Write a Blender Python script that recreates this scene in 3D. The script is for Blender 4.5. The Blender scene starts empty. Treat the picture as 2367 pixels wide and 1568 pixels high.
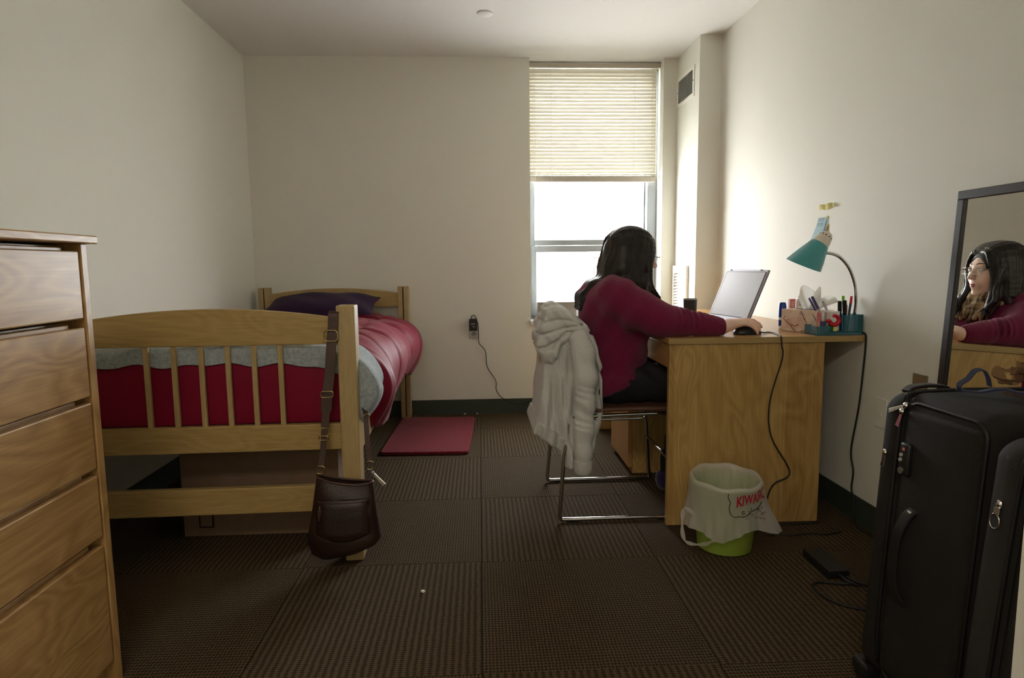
import bpy, math, random
import numpy as np
from mathutils import Matrix, Vector, Euler

# ------------------------------------------------------------ camera, sky, lights, exposure
scene = bpy.context.scene
COL = scene.collection
R = math.radians

def look(fw, rt, up, loc):
    m = Matrix.Identity(4)
    for i in range(3):
        m[i][0], m[i][1], m[i][2], m[i][3] = rt[i], up[i], -fw[i], loc[i]
    return m

cam_data = bpy.data.cameras.new('camera')
cam = bpy.data.objects.new('camera', cam_data)
COL.objects.link(cam)
_a, _b, _c = R(6.5655), R(2.8634), R(-0.5853)
_fw = Vector((math.sin(_b)*math.cos(_a), math.cos(_b)*math.cos(_a), -math.sin(_a)))
_rt = Vector((math.cos(_b), -math.sin(_b), 0))
_up = _rt.cross(_fw)
cam.matrix_world = look(_fw, _rt*math.cos(_c)+_up*math.sin(_c), -_rt*math.sin(_c)+_up*math.cos(_c), (0, 0, 1.0208))
cam_data.sensor_width = 36
cam_data.sensor_fit = 'HORIZONTAL'
cam_data.lens = 1472.78/2367*36
cam_data.clip_start = 0.05
cam_data.clip_end = 500
scene.camera = cam

world = bpy.data.worlds.new('overcast_sky')
scene.world = world
world.use_nodes = True
world.node_tree.nodes['Background'].inputs['Color'].default_value = (0.96, 0.99, 1.0, 1)
world.node_tree.nodes['Background'].inputs['Strength'].default_value = 9.0

def area_light(name, loc, rot, sx, sy, power, color=(1, 1, 1), portal=False):
    l = bpy.data.lights.new(name, 'AREA')
    l.shape = 'RECTANGLE'
    l.size, l.size_y, l.energy, l.color = sx, sy, power, color
    o = bpy.data.objects.new(name, l)
    o.location = loc
    o.rotation_euler = rot
    COL.objects.link(o)
    if portal:
        l.cycles.is_portal = True
    return o

area_light('window_portal', (0.80, 4.62, 1.50), (R(-90), 0, 0), 0.90, 1.78, 1, portal=True)
area_light('added_fill_light', (-0.35, -0.75, 2.27), (0, 0, 0), 0.9, 0.5, 9, (1.0, 0.89, 0.74))  # warm fill added behind the camera to brighten the near walls

scene.view_settings.view_transform = 'Standard'
scene.view_settings.look = 'None'
scene.view_settings.gamma = 1.0
scene.view_settings.use_curve_mapping = False
scene.view_settings.exposure = 1.62
scene.cycles.max_bounces = 10
scene.cycles.diffuse_bounces = 6
scene.cycles.transparent_max_bounces = 12
scene.cycles.sample_clamp_indirect = 8

# ------------------------------------------------------------ helpers
def lin(c):
    return tuple((x/255/12.92 if x <= 10 else ((x/255+0.055)/1.055)**2.4) for x in c)

class B:
    """mesh builder: collects shapes into one mesh"""
    def __init__(s):
        s.v, s.f, s.m = [], [], []
    def add(s, v, f, mi=0):
        n = len(s.v)
        s.v += [tuple(map(float, p)) for p in v]
        s.f += [tuple(i+n for i in q) for q in f]
        s.m += [mi]*len(f)
        return s
    def box(s, x0, x1, y0, y1, z0, z1, mi=0, rot=None, piv=None):
        v = [(x, y, z) for z in (z0, z1) for y in (y0, y1) for x in (x0, x1)]
        if rot is not None:
            p = Vector(piv if piv else ((x0+x1)/2, (y0+y1)/2, (z0+z1)/2))
            v = [tuple(rot @ (Vector(q)-p)+p) for q in v]
        return s.add(v, [(0, 2, 3, 1), (4, 5, 7, 6), (0, 1, 5, 4), (2, 6, 7, 3), (0, 4, 6, 2), (1, 3, 7, 5)], mi)
    def tube(s, pts, r, n=8, closed=False, mi=0, flat=None):
        P = [Vector(p) for p in pts]
        L = len(P)
        rr = r if hasattr(r, '__len__') else [r]*L
        v, f = [], []
        up = None
        for i in range(L):
            if closed:
                t = P[(i+1) % L]-P[i-1]
            else:
                t = P[min(i+1, L-1)]-P[max(i-1, 0)]
            t = t.normalized() if t.length > 1e-9 else Vector((0, 0, 1))
            if up is None:
                up = t.orthogonal().normalized() if flat is None else Vector(flat)
            if flat is not None:
                up = Vector(flat)
            up = (up-t*up.dot(t))
            up = up.normalized() if up.length > 1e-6 else t.orthogonal().normalized()
            w = t.cross(up)
            for k in range(n):
                a = 2*math.pi*k/n
                v.append(P[i]+(up*math.cos(a)+w*math.sin(a))*rr[i])
        for i in range(L if closed else L-1):
            j = (i+1) % L
            for k in range(n):
                k2 = (k+1) % n
                f.append((i*n+k, i*n+k2, j*n+k2, j*n+k))
        if not closed:
            f.append(tuple(range(n-1, -1, -1)))
            f.append(tuple((L-1)*n+k for k in range(n)))
        return s.add(v, f, mi)
    def cyl(s, p0, p1, r0, r1=None, n=20, mi=0):
        return s.tube([p0, p1], [r0, r0 if r1 is None else r1], n, mi=mi)
    def ribbon(s, pts, wid, thick, flat, mi=0):
        """a band: width along the vector flat, thickness across"""
        P = [Vector(p) for p in pts]
        L = len(P)
        ww = wid if hasattr(wid, '__len__') else [wid]*L
        v, f = [], []
        for i in range(L):
            t = (P[min(i+1, L-1)]-P[max(i-1, 0)]).normalized()
            fl = Vector(flat[i]) if hasattr(flat[0], '__len__') else Vector(flat)
            w = (fl-t*fl.dot(t)).normalized()
            nn = t.cross(w)
            for a, b in ((-1, -1), (1, -1), (1, 1), (-1, 1)):
                v.append(P[i]+w*(a*ww[i]/2)+nn*(b*thick/2))
        for i in range(L-1):
            for k in range(4):
                k2 = (k+1) % 4
                f.append((i*4+k, i*4+k2, i*4+4+k2, i*4+4+k))
        f += [(3, 2, 1, 0), tuple((L-1)*4+k for k in range(4))]
        return s.add(v, f, mi)
    def lathe(s, prof, c=(0, 0, 0), M=None, n=32, mi=0, cap0=False, cap1=False):
        v, f = [], []
        c = Vector(c)
        for r, z in prof:
            for k in range(n):
                a = 2*math.pi*k/n
                p = Vector((r*math.cos(a), r*math.sin(a), z))
                v.append((M @ p if M is not None else p)+c)
        for i in range(len(prof)-1):
            for k in range(n):
                k2 = (k+1) % n
                f.append((i*n+k, i*n+k2, (i+1)*n+k2, (i+1)*n+k))
        if cap0:
            f.append(tuple(range(n-1, -1, -1)))
        if cap1:
            f.append(tuple((len(prof)-1)*n+k for k in range(n)))
        return s.add(v, f, mi)
    def sph(s, c, r, n=16, m=10, M=None, mi=0):
        r = r if hasattr(r, '__len__') else (r, r, r)
        c = Vector(c)
        def T(p):
            p = Vector((p[0]*r[0], p[1]*r[1], p[2]*r[2]))
            return (M @ p if M is not None else p)+c
        v, f = [T((0, 0, -1))], []
        for i in range(1, m):
            a = -math.pi/2+math.pi*i/m
            for k in range(n):
                b = 2*math.pi*k/n
                v.append(T((math.cos(a)*math.cos(b), math.cos(a)*math.sin(b), math.sin(a))))
        v.append(T((0, 0, 1)))
        for k in range(n):
            k2 = (k+1) % n
            f.append((0, 1+k2, 1+k))
            for i in range(m-2):
                a = 1+i*n
                f.append((a+k, a+k2, a+n+k2, a+n+k))
            f.append((1+(m-2)*n+k, 1+(m-2)*n+k2, len(v)-1))
        return s.add(v, f, mi)
    def grid(s, fn, nu, nv, mi=0, wrapu=False):
        v = [fn(i/(nu if wrapu else nu-1), j/(nv-1)) for j in range(nv) for i in range(nu)]
        f = []
        for j in range(nv-1):
            for i in range(nu if wrapu else nu-1):
                i2 = (i+1) % nu
                f.append((j*nu+i, j*nu+i2, (j+1)*nu+i2, (j+1)*nu+i))
        return s.add(v, f, mi)
    def prism(s, poly, axis, lo, hi, mi=0):
        """poly of (a,b) extruded along axis: 'X' -> (y,z), 'Y' -> (x,z), 'Z' -> (x,y)"""
        def P(a, b, t):
            return {'X': (t, a, b), 'Y': (a, t, b), 'Z': (a, b, t)}[axis]
        n = len(poly)
        v = [P(a, b, lo) for a, b in poly]+[P(a, b, hi) for a, b in poly]
        f = [tuple(range(n-1, -1, -1)), tuple(range(n, 2*n))]
        f += [(i, (i+1) % n, n+(i+1) % n, n+i) for i in range(n)]
        return s.add(v, f, mi)

def tag(o, label=None, cat=None, group=None, kind=None):
    for k, x in (('label', label), ('category', cat), ('group', group), ('kind', kind)):
        if x:
            o[k] = x
    return o

def thing(name, label, cat, loc, rotz=0.0, group=None):
    o = bpy.data.objects.new(name, None)
    o.empty_display_size = 0.05
    COL.objects.link(o)
    o.location = loc
    o.rotation_euler = (0, 0, rotz)
    return tag(o, label, cat, group)

def mat_of(o):
    return Matrix.LocRotScale(o.location, o.rotation_euler, None) if o.parent is None else mat_of(o.parent) @ Matrix.LocRotScale(o.location, o.rotation_euler, None)

def make(name, b, mats, parent=None, loc=None, local=False, smooth=0, bev=0.0, sub=0, solid=0.0, label=None, seg=2):
    """link a builder's mesh as ONE object; verts are in world space unless local"""
    if isinstance(b, tuple):
        V = np.asarray(b[0], dtype=np.float64)
        F, mi = b[1], None
    else:
        V, F, mi = np.array(b.v, dtype=np.float64).reshape(-1, 3), b.f, b.m
    if not local:
        if parent is not None:
            M = np.array(mat_of(parent).inverted())
            V = V @ M[:3, :3].T+M[:3, 3]
        elif loc is not None:
            V = V-np.array(loc)
    me = bpy.data.meshes.new(name)
    me.from_pydata(V.tolist(), [], F if isinstance(F, list) else F.tolist())
    for m in (mats if isinstance(mats, (list, tuple)) else [mats]):
        me.materials.append(m)
    if mi and max(mi) > 0:
        me.polygons.foreach_set('material_index', mi)
    me.update()
    if smooth:
        me.polygons.foreach_set('use_smooth', [True]*len(me.polygons))
        if smooth < 180:
            me.set_sharp_from_angle(angle=R(smooth))
    o = bpy.data.objects.new(name, me)
    COL.objects.link(o)
    if parent is not None:
        o.parent = parent
    elif loc is not None:
        o.location = loc
    if solid:
        m = o.modifiers.new('thickness', 'SOLIDIFY')
        m.thickness = solid
        m.offset = 0
    if bev:
        m = o.modifiers.new('bevel', 'BEVEL')
        m.width = bev
        m.segments = seg
        m.limit_method = 'ANGLE'
        m.angle_limit = R(40)
        m.harden_normals = False
    if sub:
        m = o.modifiers.new('subdivision', 'SUBSURF')
        m.levels = m.render_levels = sub
    if label:
        o['label'] = label
    return o

def struct(name, b, m, parent=None, **k):
    o = make(name, b, m, parent, **k)
    if parent is None:
        o['kind'] = 'structure'
    return o

def spline(pts, n=8):
    """Catmull-Rom through the points"""
    P = [Vector(p) for p in pts]
    P = [P[0]*2-P[1]]+P+[P[-1]*2-P[-2]]
    out = []
    for i in range(1, len(P)-2):
        for k in range(n):
            t = k/n
            a, b, c, d = P[i-1:i+3]
            out.append(0.5*((2*b)+(c-a)*t+(2*a-5*b+4*c-d)*t*t+(3*b-a-3*c+d)*t**3))
    out.append(P[-2])
    return out

# ---- implicit surfaces (numpy) for soft bodies: a field is sampled on a grid and skinned
class Field:
    def __init__(s, lo, hi, h):
        s.lo, s.h = np.array(lo, float), h
        s.n = np.ceil((np.array(hi, float)-s.lo)/h).astype(int)+1
        s.F = np.full(s.n, 1.0, np.float32)
    def sub(s, lo, hi):
        a = np.clip(np.floor((np.array(lo)-s.lo)/s.h).astype(int), 0, s.n)
        b = np.clip(np.ceil((np.array(hi)-s.lo)/s.h).astype(int)+1, 0, s.n)
        if (b <= a).any():
            return None
        sl = tuple(slice(x, y) for x, y in zip(a, b))
        ax = [(s.lo[i]+s.h*np.arange(a[i], b[i])).astype(np.float32) for i in range(3)]
        return sl, ax[0][:, None, None], ax[1][None, :, None], ax[2][None, None, :]
    def join(s, sl, d, k, neg=False):
        A = s.F[sl]
        if neg:
            d = -d
            hh = np.clip(0.5-0.5*(A-d)/k, 0, 1)
            s.F[sl] = A*(1-hh)+d*hh+k*hh*(1-hh)
        else:
            hh = np.clip(0.5+0.5*(d-A)/k, 0, 1)
            s.F[sl] = d*(1-hh)+A*hh-k*hh*(1-hh)
    def cap(s, a, b, ra, rb=None, k=0.01, neg=False):
        rb = ra if rb is None else rb
        a, b = np.array(a, float), np.array(b, float)
        pad = max(ra, rb)+k+3*s.h
        q = s.sub(np.minimum(a, b)-pad, np.maximum(a, b)+pad)
        if q is None:
            return s
        sl, X, Y, Z = q
        d = b-a
        L2 = float(d @ d)+1e-12
        t = np.clip(((X-a[0])*d[0]+(Y-a[1])*d[1]+(Z-a[2])*d[2])/L2, 0, 1)
        D = np.sqrt((X-a[0]-t*d[0])**2+(Y-a[1]-t*d[1])**2+(Z-a[2]-t*d[2])**2)-(ra+(rb-ra)*t)
        s.join(sl, D, k, neg)
        return s
    def chain(s, pts, rs, k=0.01):
        rs = rs if hasattr(rs, '__len__') else [rs]*len(pts)
        for i in range(len(pts)-1):
            s.cap(pts[i], pts[i+1], rs[i], rs[i+1], k)
        return s
    def ell(s, c, r, k=0.01, M=None, neg=False):
        c = np.array(c, float)
        r = np.array(r if hasattr(r, '__len__') else (r, r, r), float)
        pad = r.max()+k+3*s.h
        q = s.sub(c-pad, c+pad)
        if q is None:
            return s
        sl, X, Y, Z = q
        x, y, z = X-c[0], Y-c[1], Z-c[2]
        if M is not None:
            m = np.array(M)
            x, y, z = (m[0, 0]*x+m[1, 0]*y+m[2, 0]*z, m[0, 1]*x+m[1, 1]*y+m[2, 1]*z, m[0, 2]*x+m[1, 2]*y+m[2, 2]*z)
        k0 = np.sqrt((x/r[0])**2+(y/r[1])**2+(z/r[2])**2)
        k1 = np.sqrt((x/r[0]**2)**2+(y/r[1]**2)**2+(z/r[2]**2)**2)+1e-9
        s.join(sl, k0*(k0-1)/k1, k, neg)
        return s
    def all(s):
        return s.sub(s.lo, s.lo+s.h*(s.n-1))
    def cut(s, n, d, k=0.004):
        """keep the side where n.p < d"""
        sl, X, Y, Z = s.all()
        n = np.array(n, float)
        n, d = n/np.linalg.norm(n), d/np.linalg.norm(n)
        D = n[0]*X+n[1]*Y+n[2]*Z-d
        hh = np.clip(0.5-0.5*(s.F-D)/k, 0, 1)
        s.F = (s.F*(1-hh)+D*hh+k*hh*(1-hh)).astype(np.float32)
        return s
    def disp(s, fn):
        sl, X, Y, Z = s.all()
        s.F = (s.F+fn(X, Y, Z)).astype(np.float32)
        return s
    def mesh(s, relax=2):
        F = s.F
        I = F < 0
        cnt = np.zeros(np.array(F.shape)-1, np.int8)
        nx, ny, nz = F.shape
        for dx in (0, 1):
            for dy in (0, 1):
                for dz in (0, 1):
                    cnt += I[dx:nx-1+dx, dy:ny-1+dy, dz:nz-1+dz]
        cells = np.argwhere((cnt > 0) & (cnt < 8))
        idx = np.full(cnt.shape, -1, np.int32)
        idx[tuple(cells.T)] = np.arange(len(cells))
        acc = np.zeros((len(cells), 3))
        num = np.zeros(len(cells))
        cor = [(a, b, c) for a in (0, 1) for b in (0, 1) for c in (0, 1)]
        for a in cor:
            for ax in range(3):
                if a[ax]:
                    continue
                b = list(a)
                b[ax] = 1
                fa = F[tuple((cells+a).T)]
                fb = F[tuple((cells+b).T)]
                m = (fa < 0) != (fb < 0)
                t = np.where(m, fa/np.where(m, fa-fb, 1), 0)
                p = np.array(a, float)[None, :].repeat(len(cells), 0)
                p[:, ax] += t
                acc += np.where(m[:, None], p, 0)
                num += m
        V = s.lo+s.h*(cells+acc/num[:, None])
        quads = []
        for ax in range(3):
            u, w = (ax+1) % 3, (ax+2) % 3
            lo_sl = [slice(1, None)]*3
            lo_sl[ax] = slice(0, -1)
            hi_sl = [slice(1, None)]*3
            A = I[tuple(lo_sl)]
            hi_sl[ax] = slice(1, None)
            Bm = I[tuple(hi_sl)]
            e = np.argwhere(A != Bm)
            off = np.ones(3, int)
            off[ax] = 0
            inside = A[tuple(e.T)]
            e = e+off
            def cid(du, dw):
                q = e.copy()
                q[:, u] -= du
                q[:, w] -= dw
                ok = ((q >= 0) & (q < np.array(cnt.shape))).all(1)
                r = np.full(len(q), -1)
                r[ok] = idx[tuple(q[ok].T)]
                return r
            Q = np.stack([cid(1, 1), cid(0, 1), cid(0, 0), cid(1, 0)], 1)
            Q[~inside] = Q[~inside][:, ::-1]
            quads.append(Q[(Q >= 0).all(1)])
        Q = np.concatenate(quads)
        for _ in range(relax):
            S = np.zeros_like(V)
            N = np.zeros(len(V))
            for k in range(4):
                a, b = Q[:, k], Q[:, (k+1) % 4]
                np.add.at(S, a, V[b])
                np.add.at(N, a, 1)
                np.add.at(S, b, V[a])
                np.add.at(N, b, 1)
            V = V*0.5+0.5*S/np.maximum(N, 1)[:, None]
        return V, Q

# ------------------------------------------------------------ materials
def new_mat(name):
    m = bpy.data.materials.new(name)
    m.use_nodes = True
    nt = m.node_tree
    return m, nt, nt.nodes['Principled BSDF'], nt.nodes, nt.links

def plain(name, c, rough=0.5, metal=0.0, bump=0.0, bscale=200.0, var=0.0, vscale=8.0, spec=0.5, sheen=0.0, alpha=None, coat=0.0):
    m, nt, p, N, L = new_mat(name)
    col = (*lin(c), 1)
    p.inputs['Base Color'].default_value = col
    p.inputs['Roughness'].default_value = rough
    p.inputs['Metallic'].default_value = metal
    p.inputs['Specular IOR Level'].default_value = spec
    if sheen:
        p.inputs['Sheen Weight'].default_value = sheen
        p.inputs['Sheen Roughness'].default_value = 0.4
    if coat:
        p.inputs['Coat Weight'].default_value = coat
    tc = N.new('ShaderNodeTexCoord')
    if var:
        n = N.new('ShaderNodeTexNoise')
        n.inputs['Scale'].default_value = vscale
        n.inputs['Detail'].default_value = 4
        L.new(tc.outputs['Object'], n.inputs['Vector'])
        r = N.new('ShaderNodeValToRGB')
        r.color_ramp.elements[0].position = 0.3
        r.color_ramp.elements[1].position = 0.7
        r.color_ramp.elements[0].color = (*[x*(1-var) for x in col[:3]], 1)
        r.color_ramp.elements[1].color = (*[min(1, x*(1+var)) for x in col[:3]], 1)
        L.new(n.outputs['Fac'], r.inputs['Fac'])
        L.new(r.outputs['Color'], p.inputs['Base Color'])
    if bump:
        n = N.new('ShaderNodeTexNoise')
        n.inputs['Scale'].default_value = bscale
        n.inputs['Detail'].default_value = 3
        L.new(tc.outputs['Object'], n.inputs['Vector'])
        bm = N.new('ShaderNodeBump')
        bm.inputs['Strength'].default_value = bump
        bm.inputs['Distance'].default_value = 0.002
        L.new(n.outputs['Fac'], bm.inputs['Height'])
        L.new(bm.outputs['Normal'], p.inputs['Normal'])
    return m

def wood(name, c0, c1, axis='X', scale=1.0, rough=0.38, figure=0.5, plank=None):
    """oak: fine pores and broad figure, both stretched along the grain axis"""
    m, nt, p, N, L = new_mat(name)
    tc = N.new('ShaderNodeTexCoord')
    oi = N.new('ShaderNodeObjectInfo')
    add = N.new('ShaderNodeVectorMath')
    add.operation = 'ADD'
    sc = N.new('ShaderNodeVectorMath')
    sc.operation = 'SCALE'
    sc.inputs['Scale'].default_value = 7.0
    cmb = N.new('ShaderNodeCombineXYZ')
    for k in range(3):
        L.new(oi.outputs['Random'], cmb.inputs[k])
    L.new(cmb.outputs[0], sc.inputs[0])
    L.new(tc.outputs['Object'], add.inputs[0])
    L.new(sc.outputs[0], add.inputs[1])
    def stretched(f, cross):
        mp = N.new('ShaderNodeMapping')
        s = [cross*scale]*3
        s['XYZ'.index(axis)] = f*scale
        mp.inputs['Scale'].default_value = s
        L.new(add.outputs[0], mp.inputs['Vector'])
        return mp
    fine = N.new('ShaderNodeTexNoise')
    fine.inputs['Scale'].default_value = 1.0
    fine.inputs['Detail'].default_value = 5
    L.new(stretched(6, 190).outputs[0], fine.inputs['Vector'])
    big = N.new('ShaderNodeTexNoise')
    big.inputs['Scale'].default_value = 1.0
    big.inputs['Detail'].default_value = 2
    big.inputs['Distortion'].default_value = 0.6
    L.new(stretched(1.7, 6.0).outputs[0], big.inputs['Vector'])
    mul = N.new('ShaderNodeMath')
    mul.operation = 'MULTIPLY'
    mul.inputs[1].default_value = 15.0
    L.new(big.outputs['Fac'], mul.inputs[0])
    fr = N.new('ShaderNodeMath')
    fr.operation = 'PINGPONG'
    fr.inputs[1].default_value = 0.5
    L.new(mul.outputs[0], fr.inputs[0])
    rings = N.new('ShaderNodeMath')
    rings.operation = 'MULTIPLY'
    rings.inputs[1].default_value = 2*figure
    L.new(fr.outputs[0], rings.inputs[0])
    mx = N.new('ShaderNodeMath')
    mx.operation = 'MULTIPLY_ADD'
    mx.inputs[1].default_value = 0.6
    L.new(fine.outputs['Fac'], mx.inputs[0])
    sub = N.new('ShaderNodeMath')
    sub.operation = 'MULTIPLY'
    sub.inputs[1].default_value = 0.62
    L.new(rings.outputs[0], sub.inputs[0])
    L.new(sub.outputs[0], mx.inputs[2])
    if plank:
        # boards glued edge to edge: every board has its own tone
        sx = N.new('ShaderNodeSeparateXYZ')
        L.new(tc.outputs['Object'], sx.inputs[0])
        sn = N.new('ShaderNodeMath')
        sn.operation = 'SNAP'
        sn.inputs[1].default_value = plank[1]
        L.new(sx.outputs['XYZ'.index(plank[0])], sn.inputs[0])
        wn = N.new('ShaderNodeTexWhiteNoise')
        wn.noise_dimensions = '1D'
        L.new(sn.outputs[0], wn.inputs['W'])
        pm = N.new('ShaderNodeMath')
        pm.operation = 'MULTIPLY_ADD'
        pm.inputs[1].default_value = 0.42
        L.new(wn.outputs['Value'], pm.inputs[0])
        L.new(mx.outputs[0], pm.inputs[2])
        pn = N.new('ShaderNodeMath')
        pn.operation = 'SUBTRACT'
        pn.inputs[1].default_value = 0.2
        L.new(pm.outputs[0], pn.inputs[0])
        mx = pn
    r = N.new('ShaderNodeValToRGB')
    r.color_ramp.elements[0].position = 0.05
    r.color_ramp.elements[1].position = 0.95
    r.color_ramp.elements[0].color = (*lin(c0), 1)
    r.color_ramp.elements[1].color = (*lin(c1), 1)
    L.new(mx.outputs[0], r.inputs['Fac'])
    L.new(r.outputs['Color'], p.inputs['Base Color'])
    p.inputs['Roughness'].default_value = rough
    bm = N.new('ShaderNodeBump')
    bm.inputs['Strength'].default_value = 0.12
    bm.inputs['Distance'].default_value = 0.001
    L.new(fine.outputs['Fac'], bm.inputs['Height'])
    L.new(bm.outputs['Normal'], p.inputs['Normal'])
    return m

def knit(name, c0, c1, scale=260.0, bump=0.6, rough=0.95, sheen=0.4, dist=0.003):
    m, nt, p, N, L = new_mat(name)
    tc = N.new('ShaderNodeTexCoord')
    n = N.new('ShaderNodeTexNoise')
    n.inputs['Scale'].default_value = scale
    n.inputs['Detail'].default_value = 4
    n.inputs['Roughness'].default_value = 0.7
    L.new(tc.outputs['Object'], n.inputs['Vector'])
    r = N.new('ShaderNodeValToRGB')
    r.color_ramp.elements[0].position = 0.32
    r.color_ramp.elements[1].position = 0.68
    r.color_ramp.elements[0].color = (*lin(c0), 1)
    r.color_ramp.elements[1].color = (*lin(c1), 1)
    L.new(n.outputs['Fac'], r.inputs['Fac'])
    L.new(r.outputs['Color'], p.inputs['Base Color'])
    p.inputs['Roughness'].default_value = rough
    p.inputs['Specular IOR Level'].default_value = 0.2
    p.inputs['Sheen Weight'].default_value = sheen
    bm = N.new('ShaderNodeBump')
    bm.inputs['Strength'].default_value = bump
    bm.inputs['Distance'].default_value = dist
    L.new(n.outputs['Fac'], bm.inputs['Height'])
    L.new(bm.outputs['Normal'], p.inputs['Normal'])
    return m

def carpet(name, rib_axis, period, loop):
    """loop-pile carpet: ribs at the given period across rib_axis, loops along them"""
    m, nt, p, N, L = new_mat(name)
    tc = N.new('ShaderNodeTexCoord')
    def wave(axis, per, dist):
        w = N.new('ShaderNodeTexWave')
        w.bands_direction = axis
        w.inputs['Scale'].default_value = 0.31416/per
        w.inputs['Distortion'].default_value = dist
        w.inputs['Detail'].default_value = 2
        w.inputs['Detail Scale'].default_value = 1.5
        L.new(tc.outputs['Object'], w.inputs['Vector'])
        return w
    other = 'Y' if rib_axis == 'X' else 'X'
    w1, w2 = wave(rib_axis, period, 1.2), wave(other, loop, 2.0)
    n = N.new('ShaderNodeTexNoise')
    n.inputs['Scale'].default_value = 230
    n.inputs['Detail'].default_value = 3
    L.new(tc.outputs['Object'], n.inputs['Vector'])
    a = N.new('ShaderNodeMath')
    a.operation = 'MULTIPLY_ADD'
    a.inputs[1].default_value = 0.45
    L.new(w2.outputs['Fac'], a.inputs[0])
    b = N.new('ShaderNodeMath')
    b.operation = 'MULTIPLY'
    b.inputs[1].default_value = 0.5
    L.new(w1.outputs['Fac'], b.inputs[0])
    L.new(b.outputs[0], a.inputs[2])
    c = N.new('ShaderNodeMath')
    c.operation = 'MULTIPLY'
    L.new(a.outputs[0], c.inputs[0])
    L.new(n.outputs['Fac'], c.inputs[1])
    r = N.new('ShaderNodeValToRGB')
    e = r.color_ramp.elements
    e[0].position, e[1].position = 0.0, 0.62
    e[0].color = (*lin((26, 20, 14)), 1)
    e[1].color = (*lin((106, 88, 61)), 1)
    L.new(c.outputs[0], r.inputs['Fac'])
    L.new(r.outputs['Color'], p.inputs['Base Color'])
    p.inputs['Roughness'].default_value = 0.95
    p.inputs['Specular IOR Level'].default_value = 0.15
    bm = N.new('ShaderNodeBump')
    bm.inputs['Strength'].default_value = 0.9
    bm.inputs['Distance'].default_value = 0.004
    L.new(c.outputs[0], bm.inputs['Height'])
    L.new(bm.outputs['Normal'], p.inputs['Normal'])
    return m

def glass(name, tint=(1, 1, 1), gloss=0.06):
    m, nt, p, N, L = new_mat(name)
    N.remove(p)
    t = N.new('ShaderNodeBsdfTransparent')
    t.inputs['Color'].default_value = (*tint, 1)
    g = N.new('ShaderNodeBsdfGlossy')
    g.inputs['Roughness'].default_value = 0.02
    lw = N.new('ShaderNodeLayerWeight')
    lw.inputs['Blend'].default_value = 0.5
    pw = N.new('ShaderNodeMath')
    pw.operation = 'POWER'
    pw.inputs[1].default_value = 4.0
    L.new(lw.outputs['Facing'], pw.inputs[0])
    f = N.new('ShaderNodeMath')
    f.operation = 'MULTIPLY_ADD'
    f.inputs[1].default_value = 0.8
    f.inputs[2].default_value = 0.03
    L.new(pw.outputs[0], f.inputs[0])
    x = N.new('ShaderNodeMixShader')
    L.new(f.outputs[0], x.inputs[0])
    L.new(t.outputs[0], x.inputs[1])
    L.new(g.outputs[0], x.inputs[2])
    L.new(x.outputs[0], N['Material Output'].inputs['Surface'])
    return m

def thin(name, c, trans=0.5, clear=0.0, rough=0.6, gloss=0.0):
    """thin sheet that lets light through: diffuse + translucent (+ clear film)"""
    m, nt, p, N, L = new_mat(name)
    N.remove(p)
    col = (*lin(c), 1)
    d = N.new('ShaderNodeBsdfDiffuse')
    d.inputs['Color'].default_value = col
    t = N.new('ShaderNodeBsdfTranslucent')
    t.inputs['Color'].default_value = col
    x = N.new('ShaderNodeMixShader')
    x.inputs[0].default_value = trans
    L.new(d.outputs[0], x.inputs[1])
    L.new(t.outputs[0], x.inputs[2])
    out = x
    if gloss:
        g = N.new('ShaderNodeBsdfGlossy')
        g.inputs['Roughness'].default_value = 0.25
        y = N.new('ShaderNodeMixShader')
        y.inputs[0].default_value = gloss
        L.new(out.outputs[0], y.inputs[1])
        L.new(g.outputs[0], y.inputs[2])
        out = y
    if clear:
        tr = N.new('ShaderNodeBsdfTransparent')
        y = N.new('ShaderNodeMixShader')
        y.inputs[0].default_value = clear
        L.new(out.outputs[0], y.inputs[1])
        L.new(tr.outputs[0], y.inputs[2])
        out = y
    L.new(out.outputs[0], N['Material Output'].inputs['Surface'])
    return m

def plaid(name):
    """woven scarf: brown and tan checks broken up by the folds"""
    m, nt, p, N, L = new_mat(name)
    tc = N.new('ShaderNodeTexCoord')
    def ns(sc):
        mp = N.new('ShaderNodeMapping')
        mp.inputs['Scale'].default_value = sc
        L.new(tc.outputs['Object'], mp.inputs['Vector'])
        n = N.new('ShaderNodeTexNoise')
        n.inputs['Scale'].default_value = 1
        n.inputs['Detail'].default_value = 2
        L.new(mp.outputs[0], n.inputs['Vector'])
        return n
    a, b = ns((30, 70, 9)), ns((8, 8, 60))
    ad = N.new('ShaderNodeMath')
    ad.operation = 'MULTIPLY_ADD'
    ad.inputs[1].default_value = 0.5
    L.new(b.outputs['Fac'], ad.inputs[0])
    L.new(a.outputs['Fac'], ad.inputs[2])
    r = N.new('ShaderNodeValToRGB')
    e = r.color_ramp.elements
    e[0].position, e[1].position = 0.62, 0.88
    e[0].color = (*lin((74, 54, 42)), 1)
    e[1].color = (*lin((172, 146, 108)), 1)
    L.new(ad.outputs[0], r.inputs['Fac'])
    L.new(r.outputs['Color'], p.inputs['Base Color'])
    p.inputs['Roughness'].default_value = 0.95
    return m

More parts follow.
